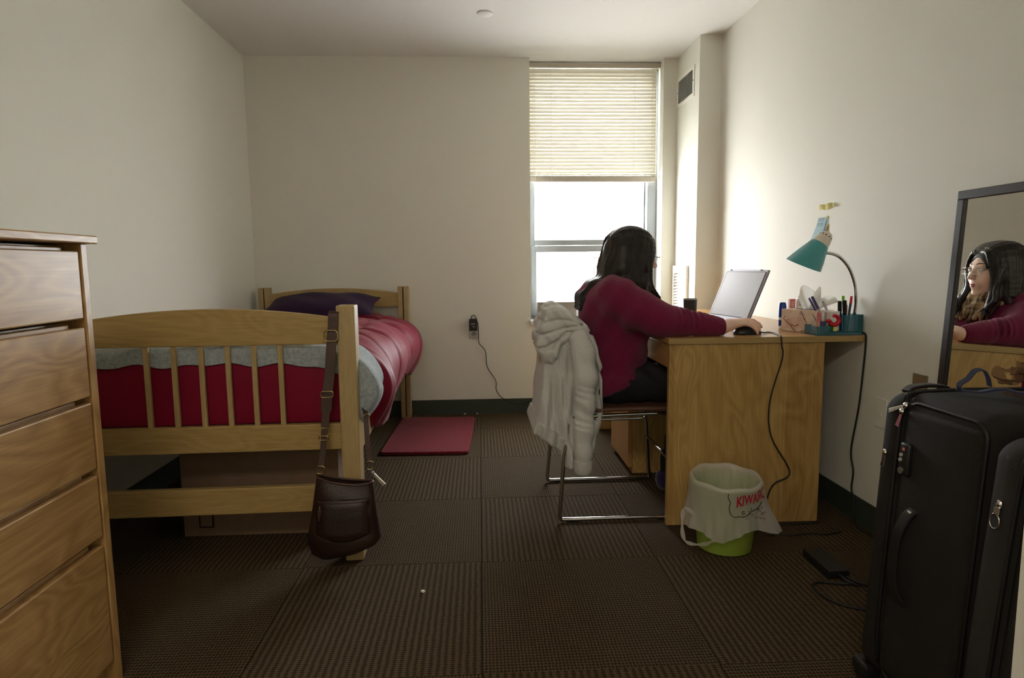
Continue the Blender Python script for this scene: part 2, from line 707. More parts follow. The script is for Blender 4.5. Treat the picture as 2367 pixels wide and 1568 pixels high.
def hair_mat(name, c0, c1):
    m, nt, p, N, L = new_mat(name)
    tc = N.new('ShaderNodeTexCoord')
    mp = N.new('ShaderNodeMapping')
    mp.inputs['Scale'].default_value = (160, 160, 9)
    L.new(tc.outputs['Object'], mp.inputs['Vector'])
    n = N.new('ShaderNodeTexNoise')
    n.inputs['Scale'].default_value = 1
    n.inputs['Detail'].default_value = 4
    L.new(mp.outputs[0], n.inputs['Vector'])
    r = N.new('ShaderNodeValToRGB')
    r.color_ramp.elements[0].position = 0.35
    r.color_ramp.elements[1].position = 0.7
    r.color_ramp.elements[0].color = (*lin(c0), 1)
    r.color_ramp.elements[1].color = (*lin(c1), 1)
    L.new(n.outputs['Fac'], r.inputs['Fac'])
    L.new(r.outputs['Color'], p.inputs['Base Color'])
    p.inputs['Roughness'].default_value = 0.42
    p.inputs['Specular IOR Level'].default_value = 0.4
    bm = N.new('ShaderNodeBump')
    bm.inputs['Strength'].default_value = 0.5
    bm.inputs['Distance'].default_value = 0.002
    L.new(n.outputs['Fac'], bm.inputs['Height'])
    L.new(bm.outputs['Normal'], p.inputs['Normal'])
    return m

def floral(name):
    """pinkish cream card printed with soft blossoms"""
    m, nt, p, N, L = new_mat(name)
    tc = N.new('ShaderNodeTexCoord')
    n = N.new('ShaderNodeTexNoise')
    n.inputs['Scale'].default_value = 26
    L.new(tc.outputs['Object'], n.inputs['Vector'])
    r = N.new('ShaderNodeValToRGB')
    e = r.color_ramp.elements
    e[0].position, e[1].position = 0.38, 0.62
    e[0].color = (*lin((218, 182, 166)), 1)
    e[1].color = (*lin((232, 216, 198)), 1)
    L.new(n.outputs['Fac'], r.inputs['Fac'])
    L.new(r.outputs['Color'], p.inputs['Base Color'])
    p.inputs['Roughness'].default_value = 0.6
    return m

M = {}
M['wall'] = plain('wall_paint', (226, 225, 215), 0.75, bump=0.12, bscale=420)
M['ceiling'] = plain('ceiling_paint', (222, 220, 216), 0.85, bump=0.15, bscale=300)
M['base'] = plain('rubber_baseboard', (52, 62, 53), 0.5)
M['carpet_rib'] = carpet('carpet_ribbed', 'X', 0.0190, 0.0085)
M['carpet_grid'] = carpet('carpet_grid', 'Y', 0.0120, 0.0095)
M['oakX'] = wood('oak_x', (138, 98, 50), (206, 168, 112), 'X')
M['oakY'] = wood('oak_y', (138, 98, 50), (206, 168, 112), 'Y')
M['oakZ'] = wood('oak_z', (138, 98, 50), (206, 168, 112), 'Z')
M['bedX'] = wood('bed_oak_x', (146, 118, 66), (206, 180, 122), 'X', 1.2, figure=0.25)
M['bedZ'] = wood('bed_oak_z', (152, 126, 78), (212, 190, 142), 'Z', 1.2, figure=0.15)
M['bedY'] = wood('bed_oak_y', (146, 118, 66), (206, 180, 122), 'Y', 1.2, figure=0.25)
M['deskZ'] = wood('desk_oak_z', (146, 108, 54), (208, 176, 112), 'Z', 0.8, figure=0.4, plank=('X', 0.088))
M['deskY'] = wood('desk_oak_y', (168, 122, 70), (206, 164, 108), 'Y', 1.0, 0.28, figure=0.2)
M['deskX'] = wood('desk_oak_x', (150, 122, 74), (198, 172, 118), 'X', 1.0, figure=0.15)
M['dark'] = plain('dark_gap', (30, 22, 14), 0.8)
M['alu'] = plain('window_aluminium', (166, 173, 178), 0.45, 0.2)
M['glass'] = glass('window_glass')
M['slat'] = thin('blind_slat_vinyl', (236, 232, 218), 0.024)
M['blindrail'] = plain('blind_rail', (190, 182, 168), 0.5)
M['white'] = plain('white_enamel', (236, 234, 226), 0.4)
M['whitepl'] = plain('white_plastic', (228, 226, 220), 0.35)
M['greymetal'] = plain('grille_grey', (140, 142, 140), 0.5, 0.3)
M['steel'] = plain('steel_plate', (180, 178, 172), 0.3, 0.9)
M['chrome'] = plain('chrome', (210, 208, 206), 0.12, 1.0)
M['black'] = plain('black_plastic', (22, 22, 23), 0.4)
M['rubber'] = plain('black_rubber', (18, 18, 18), 0.6)
M['gold'] = plain('brass_hardware', (196, 174, 124), 0.25, 1.0)
M['red'] = knit('red_comforter', (124, 6, 42), (130, 9, 46), 60, 0.12, 0.55, 0.10)
M['fleece'] = knit('grey_fleece', (136, 147, 153), (178, 186, 189), 90, 0.5, 0.95, 0.15)
M['purple'] = knit('purple_pillowcase', (38, 18, 46), (50, 25, 58), 300, 0.2, 0.8, 0.03)
M['magenta'] = plain('magenta_cloth', (186, 26, 74), 0.7)
M['mattress'] = plain('mattress_ticking', (150, 150, 150), 0.8)
M['rug'] = knit('red_bath_mat', (84, 12, 26), (136, 30, 46), 140, 0.9, 1.0, 0.12, 0.006)
M['leather'] = plain('brown_leather', (42, 24, 18), 0.42, bump=0.4, bscale=160, var=0.25)
M['strap'] = plain('brown_strap_leather', (66, 44, 34), 0.45, bump=0.3, bscale=160, var=0.2)
M['card'] = plain('cardboard', (128, 104, 84), 0.85, var=0.06, vscale=20)
M['skin'] = plain('skin', (236, 198, 178), 0.5, bump=0.1, bscale=500, var=0.05, vscale=30)
M['lip'] = plain('lips', (176, 98, 92), 0.45)
M['eye'] = plain('eye_white', (230, 226, 220), 0.2)
M['iris'] = plain('eye_iris', (50, 36, 26), 0.15)
M['brow'] = plain('eyebrow', (38, 26, 20), 0.8)
M['hair'] = hair_mat('dark_hair', (14, 9, 8), (42, 29, 24))
M['sweater'] = knit('magenta_wool', (86, 14, 44), (138, 36, 78), 330, 0.7, 0.95, 0.15, 0.003)
M['jeans'] = plain('black_trousers', (20, 21, 26), 0.85, bump=0.3, bscale=500)
M['shoe'] = knit('navy_slipper', (30, 22, 58), (50, 38, 86), 200, 0.4)
M['scarf'] = plaid('tan_plaid')
M['hoodie'] = knit('grey_hoodie', (190, 191, 188), (212, 212, 208), 240, 0.2, 0.95, 0.1)
M['hoodrib'] = knit('grey_hoodie_rib', (178, 178, 174), (202, 201, 196), 300, 0.4, 0.95, 0.1)
M['shell'] = wood('chair_plywood', (150, 104, 66), (196, 150, 108), 'Z', 1.0)
M['shelledge'] = plain('chair_edge', (88, 58, 44), 0.5)
M['laptopgrey'] = plain('laptop_grey', (168, 164, 172), 0.35, 0.5)
M['laptopdark'] = plain('laptop_back', (44, 40, 46), 0.4)
M['screen'] = plain('laptop_screen', (186, 184, 190), 0.3, 0.0, spec=0.8)
M['teal'] = plain('teal_enamel', (66, 154, 158), 0.25, coat=0.4)
M['tealpl'] = plain('teal_plastic', (10, 84, 92), 0.2, coat=0.3)
M['tealclear'] = thin('teal_clear', (40, 130, 150), 0.4, 0.45, gloss=0.15)
M['offwhite'] = plain('lamp_cap', (222, 214, 198), 0.4)
M['paper'] = thin('tissue_paper', (240, 240, 236), 0.35)
M['note'] = thin('blue_note', (198, 222, 230), 0.25)
M['notey'] = thin('yellow_tape', (236, 231, 172), 0.25)
M['ink'] = plain('pencil_ink', (96, 120, 128), 0.8)
M['floral'] = floral('floral_card')
M['twig'] = plain('printed_twig', (74, 52, 46), 0.7)
M['blue'] = plain('blue_plastic', (22, 62, 150), 0.35)
M['pink'] = plain('pink_card', (206, 116, 112), 0.6)
M['green'] = plain('bin_green', (136, 156, 60), 0.45)
M['film'] = thin('white_film', (240, 236, 230), 0.4, 0.48, gloss=0.06)
M['redink'] = plain('red_print', (176, 18, 44), 0.5)
M['blackink'] = plain('black_print', (40, 40, 38), 0.6)
M['canvas'] = plain('suitcase_canvas', (34, 30, 27), 0.75, bump=0.6, bscale=520, spec=0.25)
M['canvas2'] = plain('suitcase_canvas_grey', (52, 50, 48), 0.75, bump=0.6, bscale=520, spec=0.25)
M['piping'] = plain('suitcase_piping', (20, 18, 17), 0.5)
M['navy'] = plain('navy_ribbon', (34, 40, 74), 0.5)
M['organza'] = thin('brown_organza', (128, 92, 74), 0.4, 0.35)
M['mirror'] = plain('mirror_silver', (236, 238, 236), 0.0, 1.0)
M['frame'] = plain('mirror_frame', (40, 32, 32), 0.35)
M['brick'] = plain('far_brick', (88, 62, 60), 0.9, var=0.1)
M['concrete'] = plain('far_concrete', (226, 224, 220), 0.9)
M['farglass'] = plain('far_window', (60, 66, 72), 0.2)
M['greybox'] = plain('grey_box', (132, 128, 122), 0.6)
# ------------------------------------------------------------ the room
XL, XR, YB, H = -1.497, 1.478, 4.357, 2.38
YF = -1.5
T = 0.6096
fl = struct('floor', B().box(XL-.1, XR+.1, YF-.1, YB+.3, -0.12, -0.006), M['dark'])
x0t, y0t = -0.008, 1.502
for i in range(-3, 3):
    for j in range(-3, 5):
        a, b = x0t+i*T, y0t+j*T
        xa, xb = max(a, XL), min(a+T, XR)
        ya, yb = max(b, YF), min(b+T, YB)
        if xb-xa < .02 or yb-ya < .02 or yb < -0.2:
            continue
        o = make('carpet_tile', B().box(-(xb-xa)/2+.0006, (xb-xa)/2-.0006, -(yb-ya)/2+.0006, (yb-ya)/2-.0006, -.006, 0),
                 M['carpet_rib'] if (i+j) % 2 == 1 else M['carpet_grid'], fl, local=True, bev=.0015, seg=1)
        o.location = ((xa+xb)/2, (ya+yb)/2, 0)
struct('ceiling', B().box(XL-.1, XR+.1, YF-.1, YB+.32, H, H+.12), M['ceiling'])
struct('wall_left', B().box(XL-.1, XL, YF-.1, YB+.3, -.12, H), M['wall'])
struct('wall_right', B().box(XR, XR+.1, YF-.1, YB+.3, -.12, H), M['wall'])
struct('wall_front', B().box(XL, XR, YF-.1, YF, -.12, H), M['wall'])
struct('wall_entry', B().box(.7385, XR, YF, .80, 0, H), M['wall'])
WX0, WX1 = .35, 1.249
bw = B()
bw.box(XL, WX0, YB, YB+.22, -.12, H).box(WX1, XR, YB, YB+.22, -.12, H).box(WX0, WX1, YB, YB+.22, -.12, .62)
struct('wall_back', bw, M['wall'])
CX, CY = 1.342, 3.925
ch = struct('wall_chase', B().box(CX, XR, CY, YB, 0, H), M['wall'])
for nm, (x0, x1, y0, y1) in {'baseboard_left': (XL, XL+.006, YF, YB), 'baseboard_back': (XL, CX, YB-.006, YB),
                             'baseboard_right': (XR-.006, XR, .80, CY), 'baseboard_chase': (CX-.006, CX, CY, YB)}.items():
    struct(nm, B().box(x0, x1, y0, y1, 0, .102), M['base'])

# made-up housing added above the warm fill light, unseen behind the camera
struct('added_fill_housing_1', B().box(-.85, .15, -1.05, -.45, 2.29, H), M['white'], bev=.01)

# window: aluminium frame, fixed light above, hopper sash below
YW = 4.49
win = B()
win.box(.353, .392, YW, YW+.07, .63, H)
win.box(1.182, 1.246, YW, YW+.07, .63, H)
win.box(.392, 1.182, YW, YW+.07, 2.30, H)
win.box(.392, 1.182, YW-.004, YW+.07, 1.160, 1.197)
win.box(.353, 1.246, YW-.01, YW+.07, .63, .662)
w = struct('window_1', win, M['alu'], bev=.003)
make('sash_frame', B().box(.366, .402, YW-.012, YW+.03, .664, 1.157).box(1.170, 1.21, YW-.012, YW+.03, .664, 1.157)
     .box(.402, 1.170, YW-.012, YW+.03, 1.112, 1.157).box(.402, 1.170, YW-.012, YW+.03, .664, .712), M['alu'], w, bev=.003)
make('stop_bead', B().box(1.168, 1.176, YW+.03, YW+.05, 1.198, 2.30), M['black'], w)
make('pane', B().box(.392, 1.182, YW+.038, YW+.044, 1.19, 2.31), M['glass'], w)
make('pane', B().box(.40, 1.172, YW+.012, YW+.017, .70, 1.125), M['glass'], w)
make('window_sill', B().box(.344, 1.252, YB-.026, YW-.012, .617, .645), M['whitepl'], w, bev=.004)

# mini blind
bl = thing('window_blind', 'cream mini blind lowered over the upper half of the window', 'blind', (.79, 4.455, 2.34))
make('head_rail', B().box(.352, 1.247, 4.437, 4.468, 2.342, 2.372), M['blindrail'], bl, bev=.002)
zs = np.linspace(2.322, 1.660, 29)
tilt = R(80)
sl = B()
n = 5
for k in range(n):
    u = (k/(n-1)-.5)
    sl.v += [(x, u*.0295, .0022*(1-4*u*u)) for x in (-.437, .437)]
sl.f = [(2*k, 2*k+1, 2*k+3, 2*k+2) for k in range(n-1)]
sl.m = [0]*(n-1)
s0 = make('slat', sl, M['slat'], bl, local=True, smooth=180)
for k, z in enumerate(zs):
    s = s0 if k == 0 else s0.copy()
    if k:
        COL.objects.link(s)
        s.parent = bl
    s.location = (.0, 0, z-2.34)
    s.rotation_euler = (tilt+R(random.Random(k).uniform(-2, 2)), 0, 0)
bt = B()
for i, z in enumerate((1.645, 1.640, 1.635)):
    bt.box(.357, 1.226, 4.441, 4.469, z-.001+.004*(i == 0), z+.001+.004*(i == 0), rot=Matrix.Rotation(R(.25), 3, 'Y'))
make('slat_stack', bt, M['slat'], bl)
make('bottom_rail', B().box(.357, 1.226, 4.443, 4.467, 1.588, 1.630, rot=Matrix.Rotation(R(.2), 3, 'Y')), M['blindrail'], bl, bev=.004)
for x in (.395, .505, 1.075, 1.195):
    make('ladder_cord', B().tube([(x, 4.440, 2.345), (x, 4.439, 1.60)], .0012, 5).tube([(x, 4.470, 2.345), (x, 4.470, 1.60)], .0012, 5), M['whitepl'], bl)

# vents on the chase
def rot_y(a):
    return Matrix.Rotation(R(a), 3, 'Y')
g = thing('supply_vent', 'grey supply vent with upright vanes high on the chase beside the window', 'vent', (CX, 4.175, 2.14))
make('flange', B().box(CX-.006, CX, 4.01, 4.036, 2.05, 2.24).box(CX-.006, CX, 4.318, 4.342, 2.05, 2.24)
     .box(CX-.006, CX, 4.036, 4.318, 2.213, 2.24).box(CX-.006, CX, 4.036, 4.318, 2.05, 2.075), M['white'], g, bev=.002)
make('duct_back', B().box(CX-.0015, CX, 4.036, 4.318, 2.075, 2.213), M['blindrail'], g)
for k in range(13):
    y = 4.05+k*.0212
    make('vane', B().box(CX-.010, CX-.002, y-.002, y+.002, 2.075, 2.213, rot=Matrix.Rotation(R(20), 3, 'Z')), M['greymetal'], g)
for yy in (4.022, 4.331):
    make('screw', B().cyl((CX-.009, yy, 2.145), (CX-.005, yy, 2.145), .005), M['steel'], g)
g = thing('return_grille', 'white louvred return grille low on the chase behind the black tumbler', 'vent', (CX, 4.19, .6))
make('grille_frame', B().box(CX-.018, CX, 4.05, 4.085, .25, 1.01).box(CX-.018, CX, 4.31, 4.335, .25, 1.01)
     .box(CX-.018, CX, 4.085, 4.31, .96, 1.01).box(CX-.018, CX, 4.085, 4.31, .25, .29), M['white'], g, bev=.003)
make('grille_back', B().box(CX-.002, CX, 4.085, 4.31, .29, .96), M['greymetal'], g)
for k in range(33):
    z = .305+k*.02
    make('louvre', B().box(CX-.017, CX-.001, 4.085, 4.31, z-.0012, z+.0012, rot=rot_y(-38)), M['white'], g)

o = make('ceiling_cover_plate', B().lathe([(.0005, -.012), (.036, -.011), (.043, -.006), (.044, 0)], (.053, 3.627, H), n=36, cap0=True), M['ceiling'], loc=(.053, 3.627, H), smooth=40)
tag(o, 'round white cover plate on the ceiling in front of the window', 'cover plate')

# outside, far below and away: hazy rooftops
st = struct('ground', B().box(-120, 160, 12, 300, -14.5, -14), M['concrete'])
def building(label, x0, x1, y0, y1, z1, m, nx, nz):
    t = thing('building', label, 'building', ((x0+x1)/2, (y0+y1)/2, -14))
    make('building_wall', B().box(x0, x1, y0, y1, -14, z1), m, t)
    make('parapet', B().box(x0-.3, x1+.3, y0-.3, y1+.3, z1, z1+.7), M['concrete'], t)
    for i in range(nx):
        for k in range(nz):
            xc = x0+(i+.5)*(x1-x0)/nx
            zc = z1-2.2-k*3.3
            make('window', B().box(xc-.8, xc+.8, y0-.08, y0+.05, zc-.9, zc+.9), M['farglass'], t)
building('hazy pink brick building far beyond the lower window pane', 9.0, 30.0, 70, 90, -1.0, M['brick'], 6, 3)
building('taller hazy brick block right of centre beyond the lower window pane', 17.0, 24.0, 96, 110, 2.2, M['brick'], 3, 4)

# ------------------------------------------------------------ dresser, left foreground
d = thing('dresser', 'oak chest with five plain drawers in the left foreground', 'dresser', (-1.19, 1.165, 0))
make('side_panel', B().box(-1.478, -.910, 1.520, 1.543, 0, 1.081), M['oakZ'], d, bev=.002)
make('side_panel', B().box(-1.478, -.910, .787, .810, 0, 1.081), M['oakZ'], d, bev=.002)
make('top_panel', B().box(-1.48, -.893, .770, 1.560, 1.081, 1.100), M['oakY'], d, bev=.003)
make('back_panel', B().box(-1.478, -1.466, .810, 1.520, .06, 1.081), M['oakZ'], d)
make('toe_board', B().box(-.960, -.945, .810, 1.520, 0, .07), M['oakY'], d)
for z0, z1 in ((.909, 1.064), (.727, .889), (.553, .712), (.386, .536), (.066, .363)):
    dr = make('drawer', B().box(-.9325, -.912, .813, 1.514, z0, z1), M['oakY'], d, bev=.003)
    make('finger_lip', B().box(-.951, -.933, .813, 1.490, z1-.006, z1+.008), M['oakY'], dr, bev=.002)
    make('drawer_box', B().box(-1.44, -.952, .83, 1.50, z0+.012, z1-.03), M['dark'], dr)
for z in (1.072, .896, .719, .542, .371):
    make('rail', B().box(-1.46, -.958, .810, 1.520, z-.008, z+.004), M['oakY'], d)

# ------------------------------------------------------------ bed
bed = thing('bed', 'twin oak bed with arched slatted footboard along the left wall', 'bed', (-.905, 2.141, 0), R(1.49))
def bp(name, b, m, **k):
    return make(name, b, M[m], bed, local=True, **k)
def arch_rail(y0, y1, ze, zm, zb, half=.424):
    pts = [(-half, zb), (half, zb)]
    for k in range(25):
        u = 1-2*k/24
        pts.append((u*half, ze+(zm-ze)*(1-u*u)))
    return B().prism(pts, 'Y', y0, y1)
for s in (-1, 1):
    bp('post', B().box(s*.4545-.0305, s*.4545+.0305, 0, .075, 0, .894), 'bedZ', bev=.004)
for s in (-1, 1):
    xc = s*.4505
    o = bp('post', B().box(xc-.034, xc-.003, 2.118, 2.19, 0, .892).box(xc+.003, xc+.034, 2.118, 2.19, 0, .892).box(xc-.003, xc+.003, 2.132, 2.19, 0, .89), 'bedZ', bev=.003)
    bp('post_groove', B().box(xc-.0028, xc+.0028, 2.128, 2.132, .01, .888), 'dark')
bp('top_rail', arch_rail(.018, .042, .851, .887, .763), 'bedX', bev=.003)
bp('top_rail', arch_rail(2.135, 2.16, .850, .884, .757, .418), 'bedX', bev=.003)
for x in (-.21, -.121, -.032, .055, .141, .228):
    bp('slat', B().box(x-.0085, x+.0085, .024, .038, .486, .765), 'bedZ', bev=.002)
bp('middle_rail', B().box(-.426, .426, .015, .042, .398, .488), 'bedX', bev=.003)
bp('lower_rail', B().box(-.426, .426, .015, .042, .179, .271), 'bedX', bev=.003)
bp('lower_rail', B().box(-.418, .418, 2.135, 2.16, .30, .42), 'bedX', bev=.003)
for s in (-1, 1):
    bp('side_rail', B().box(s*.463-.011, s*.463+.011, .07, 2.13, .365, .475), 'bedY', bev=.003)
bp('mattress_deck', B().box(-.448, .448, .06, 2.12, .395, .425), 'dark')
bedM = Matrix.LocRotScale(bed.location, bed.rotation_euler, None)
def bw_(p):
    return tuple(bedM @ Vector(p))

bp('mattress', B().box(-.44, .44, .07, 2.10, .426, .655), 'mattress', bev=.04, seg=4, smooth=60)

def interp(P, s):
    """polyline P parametrised by length, s in 0..1"""
    P = np.array(P, float)
    L = np.r_[0, np.cumsum(np.linalg.norm(np.diff(P, axis=0), axis=1))]
    t = s*L[-1]
    return np.array([np.interp(t, L, P[:, k]) for k in range(P.shape[1])])

def smooth01(t):
    t = min(1, max(0, t))
    return t*t*(3-2*t)

PROF = [tuple(p) for p in spline([(-.462, .50, 0), (-.468, .62, 0), (-.44, .70, 0), (-.36, .728, 0), (-.1, .738, 0), (.2, .738, 0), (.36, .726, 0), (.455, .690, 0), (.515, .625, 0), (.535, .55, 0), (.520, .46, 0), (.49, .375, 0)], 6)]
def comf(s, t, off=0.0):
    """local bed point of the comforter: s across the bed, t along it"""
    x, z = interp(PROF, s)[:2]
    y = -.02+t*2.02
    # the side hangs lower at mid-length and bulges out near the head
    side = smooth01((x-.40)/.12)
    head = smooth01((y-1.1)/.7)
    x += side*(.030*smooth01((.6-y)/.3)*math.sin(min(1, max(0, (z-.36)/.33))*math.pi)+.035*head*math.sin(min(1, max(0, (z-.36)/.33))*math.pi)+.012*math.sin(y*9.0+z*7))
    if z < .55 and x > 0:
        z += .035*math.sin(y*5.0+1.0)*smooth01((.55-z)/.15)
    z -= .022*head*(1-side)
    # quilting channels
    for q in (.42, .70, .98, 1.26, 1.54, 1.80):
        dd = (y-q-.02*math.sin(x*6+q))/.020
        pinch = .016*math.exp(-dd*dd)
        z -= pinch*(1-.7*side)
        x -= pinch*side*(1 if x > 0 else 0)
    for q in (-.30, .02, .33):
        dd = (x-q-.01*math.sin(y*7))/.018
        z -= .013*math.exp(-dd*dd)
    z += .006*math.sin(x*17+y*11)*(1-side)+.004*math.sin(y*31+x*5)
    tuck = smooth01((.40-y)/.10)
    if x > .44:
        x += (min(x, .452)-x)*tuck
    # foot end: turned down against the mattress
    f = smooth01((.075-y)/.09)
    if f > 0:
        y2 = .060+.002*math.sin(x*9)-.006*math.sin(min(1, f)*math.pi)
        z = z*(1-f)+(.487)*f if z > .487 else z
        x = x*(1-f)+min(.435, max(-.44, x))*f
        y = y*(1-f)+y2*f
        y = max(y, .055)
    return (x, y, z+off)
def cgrid(s, t):
    return bw_(comf(s, t))
c = make('comforter', B().grid(cgrid, 96, 150), M['red'], loc=tuple(bed.location), smooth=180, solid=.012)
tag(c, 'quilted crimson comforter spread over the bed and hanging off its right side', 'comforter')

PROFB = [tuple(q) for q in spline([(-.45, .745, 0), (-.36, .752, 0), (-.1, .760, 0), (.2, .760, 0), (.36, .750, 0), (.455, .715, 0), (.515, .655, 0), (.542, .59, 0), (.522, .53, 0), (.478, .472, 0)], 6)]
def blanket(s, t):
    # s 0..1 across, t 0 foot hem .. 1 far hem
    x, z = interp(PROFB, s)[:2]
    far = .35+.02*math.sin(s*13)
    y = .043+(far-.043)*max(0, (t-.13)/.87)
    side = smooth01((x-.42)/.05)
    u = min(1, max(0, (t-.13)/.87))
    z += (.006*math.sin(x*23+y*19)+.005*math.sin(x*41-y*23))*(1-side)
    x += side*(.012*math.sin(y*24+z*9)-.022*smooth01((u-.5)/.5))
    h = smooth01((.16-t)/.16)
    z -= h*(1-side)*(.050+.003*math.sin(x*7+1.5)+.014*smooth01((x-.1)/.3)+.004*math.sin(x*23))
    x += (.43-x)*h*side
    y += side*.010*(1-h)
    # the near edge of the fold is round, not sharp
    z -= (1-side)*.012*smooth01((.26-t)/.14)
    return bw_((x, y, z))
b = make('blanket', B().grid(blanket, 90, 50), M['fleece'], loc=tuple(bed.location), smooth=180, solid=.007)
tag(b, 'grey fleece blanket folded over the foot of the bed', 'blanket')

def pillow(hx, hy, hz, cx, cy, cz, tilt, n=36):
    Rm = Matrix.Rotation(tilt, 3, 'X')
    def P(sgn):
        def f(u, v):
            a, c2 = 2*u-1, 2*v-1
            e = max(0.0, (1-abs(a)**3.2))*max(0.0, (1-abs(c2)**3.2))
            pull = 1+.06*(abs(a*c2))**2
            z = sgn*hz*e**.62+.004*math.sin(a*7+c2*5)
            p = Rm @ Vector((a*hx*pull*(1-.05*(1-abs(c2))*0), c2*hy*pull, z))
            return (p.x+cx, p.y+cy, p.z+cz)
        return f
    return P
pt = pillow(.318, .205, .066, -.022, 1.845, .782, R(12))
loc_p = bw_((-.0, 1.86, .76))
g1 = B().grid(lambda u, v: bw_(pt(1)(u, v)), 36, 30, 0)
p = make('pillow', g1, M['purple'], loc=loc_p, smooth=180)
tag(p, 'dark purple pillow lying against the headboard', 'pillow')
make('underside', B().grid(lambda u, v: bw_(pt(-1)(u, 1-v)), 36, 30, 0), M['magenta'], p, smooth=180, label='crimson reverse side')

# rug
def rrect(x0, x1, y0, y1, r, n=6):
    pts = []
    for cx, cy, a0 in ((x1-r, y1-r, 0), (x0+r, y1-r, 90), (x0+r, y0+r, 180), (x1-r, y0+r, 270)):
        for k in range(n+1):
            a = R(a0+90*k/n)
            pts.append((cx+r*math.cos(a), cy+r*math.sin(a)))
    return pts
o = make('bath_mat', B().prism(rrect(-.243, .243, -.405, .405, .03), 'Z', 0.001, .02), M['rug'], local=True, bev=.007, seg=3, smooth=50)
o.location, o.rotation_euler = (-.300, 3.795, 0), (0, 0, R(-2.2))
tag(o, 'crimson plush mat on the carpet beside the bed', 'mat')

# cardboard box under the bed
cb = thing('cardboard_box', 'large brown cardboard box pushed under the foot of the bed', 'box', (-.85, 2.66, 0))
make('box_body', B().box(-1.144, -.552, 2.402, 2.93, 0, .33), M['card'], cb, bev=.003)
hx0, hx1 = -1.085, -1.030
make('hand_hole', B().box(hx0, hx1, 2.3985, 2.4025, .035, .105), M['dark'], cb)
make('hand_flap', B().box(hx0+.006, hx1-.006, 2.3975, 2.399, .041, .099), M['card'], cb)
make('lid_seam', B().box(-1.145, -.551, 2.4005, 2.93, .328, .3345), M['card'], cb)

# leather bag hanging off the footboard
bag = thing('shoulder_bag', 'dark brown leather bucket bag hung by its strap from the footboard', 'bag', (-.465, 2.08, .05))
def bagsec(z):
    u = (z-.05)/.27
    w0 = np.interp(u, [0, .08, .2, .5, 1], [.070, .108, .121, .110, .090])
    dp = np.interp(u, [0, .08, .25, .6, 1], [.030, .045, .050, .042, .026])
    cx = np.interp(u, [0, .1, .5, 1], [-.475, -.465, -.460, -.455])
    return w0, dp, cx
def bagsurf(u, v):
    a = 2*math.pi*u
    z = .05+.27*v
    w0, dp, cx = bagsec(z)
    z += .018*(1-v)
    ca, sa = math.cos(a), math.sin(a)
    x = cx+w0*math.copysign(abs(ca)**.75, ca)
    y = 2.070+dp*math.copysign(abs(sa)**.8, sa)
    zz = z+(.022*(x+.465)/.12 if v < .3 else 0)*(1-v/.3 if v < .3 else 0)
    zz += v*v*(.012*((x+.45)/.09)**2-.006)+v*.012*(-(x+.455)/.09)
    y += .004*math.sin(z*40+x*12)
    return (x, y, zz)
bb = B().grid(bagsurf, 56, 26, wrapu=True)
bb.f.append(tuple(range(55, -1, -1)))
bb.m.append(0)
make('bag_body', bb, M['leather'], bag, smooth=60)
def bagrim(v, n=56, out=.002):
    return [Vector(bagsurf(k/n, v)) for k in range(n)]
make('rim_piping', B().tube(bagrim(.995), .004, 6, closed=True), M['strap'], bag, smooth=180)
# front pocket
def pocket(u, v):
    x = -.546+.172*u
    z = .132+.135*v
    w0, dp, cx = bagsec(z)
    k = min(1, abs((x-cx)/w0))
    y = 2.070-dp*(1-k**2.4)**.45
    e = min(u, 1-u, v, (1-v))
    return (x, y-.002-.007*min(1, e*7), z+.03*(4*(u-.5)**2-1)*(1-v)*.8+.02*(1-v))
make('front_pocket', B().grid(pocket, 24, 20), M['leather'], bag, smooth=180, solid=.003)
make('pocket_zipper', B().tube([Vector(pocket(u/10, .93))+Vector((0, -.003, 0)) for u in range(11)], .0028, 6), M['strap'], bag, smooth=180)
make('zip_pull', B().box(-.5395, -.5255, 2.028, 2.031, .196, .232).cyl((-.5325, 2.0295, .232), (-.5325, 2.034, .246), .004), M['strap'], bag, bev=.001)
make('zip_pull', B().box(-.3585, -.3525, 2.066, 2.070, .118, .190), M['gold'], bag, bev=.001, label='brass side zip pull')
# bright main zip pull
a0, a1 = Vector((-.362, 2.060, .346)), Vector((-.322, 2.045, .308))
make('zip_pull', B().ribbon([a0, a0.lerp(a1, .5), a1], [.009, .010, .013], .0025, (.7, 0, .7)).sph(a0, .007, 8, 6), M['steel'], bag, bev=.001, label='shiny silver zip pull')
def loc_y(z):
    return 2.100
fr = [(-.492, 2.166, .905), (-.492, 2.150, .906), (-.492, 2.136, .885), (-.494, 2.128, .83), (-.500, 2.122, .75), (-.508, 2.116, .66), (-.515, 2.112, .59), (-.522, 2.108, .50), (-.530, 2.104, .42), (-.538, 2.096, .352)]
XS = .0
def zc(z):
    return z
rail_top = .866
front = spline([(-.487, 2.193, .80), (-.487, 2.188, .855), (-.487, 2.168, .874), (-.488, 2.149, .868), (-.490, 2.145, .83), (-.497, 2.140, .76), (-.505, 2.132, .67), (-.514, 2.124, .60)], 5)
make('strap', B().ribbon(front, .034, .004, (1, 0, 0)), M['strap'], bag, bev=.001)
lower = spline([(-.514, 2.122, .60), (-.518, 2.118, .55), (-.524, 2.112, .49)], 4)
make('strap', B().ribbon(lower, [.036]*5+[.026]*4, .005, (1, 0, 0)), M['strap'], bag, bev=.001)
lower2 = spline([(-.525, 2.111, .485), (-.531, 2.106, .42), (-.538, 2.094, .355)], 5)
make('strap', B().ribbon(lower2, .020, .005, (1, 0, 0)), M['strap'], bag, bev=.001)
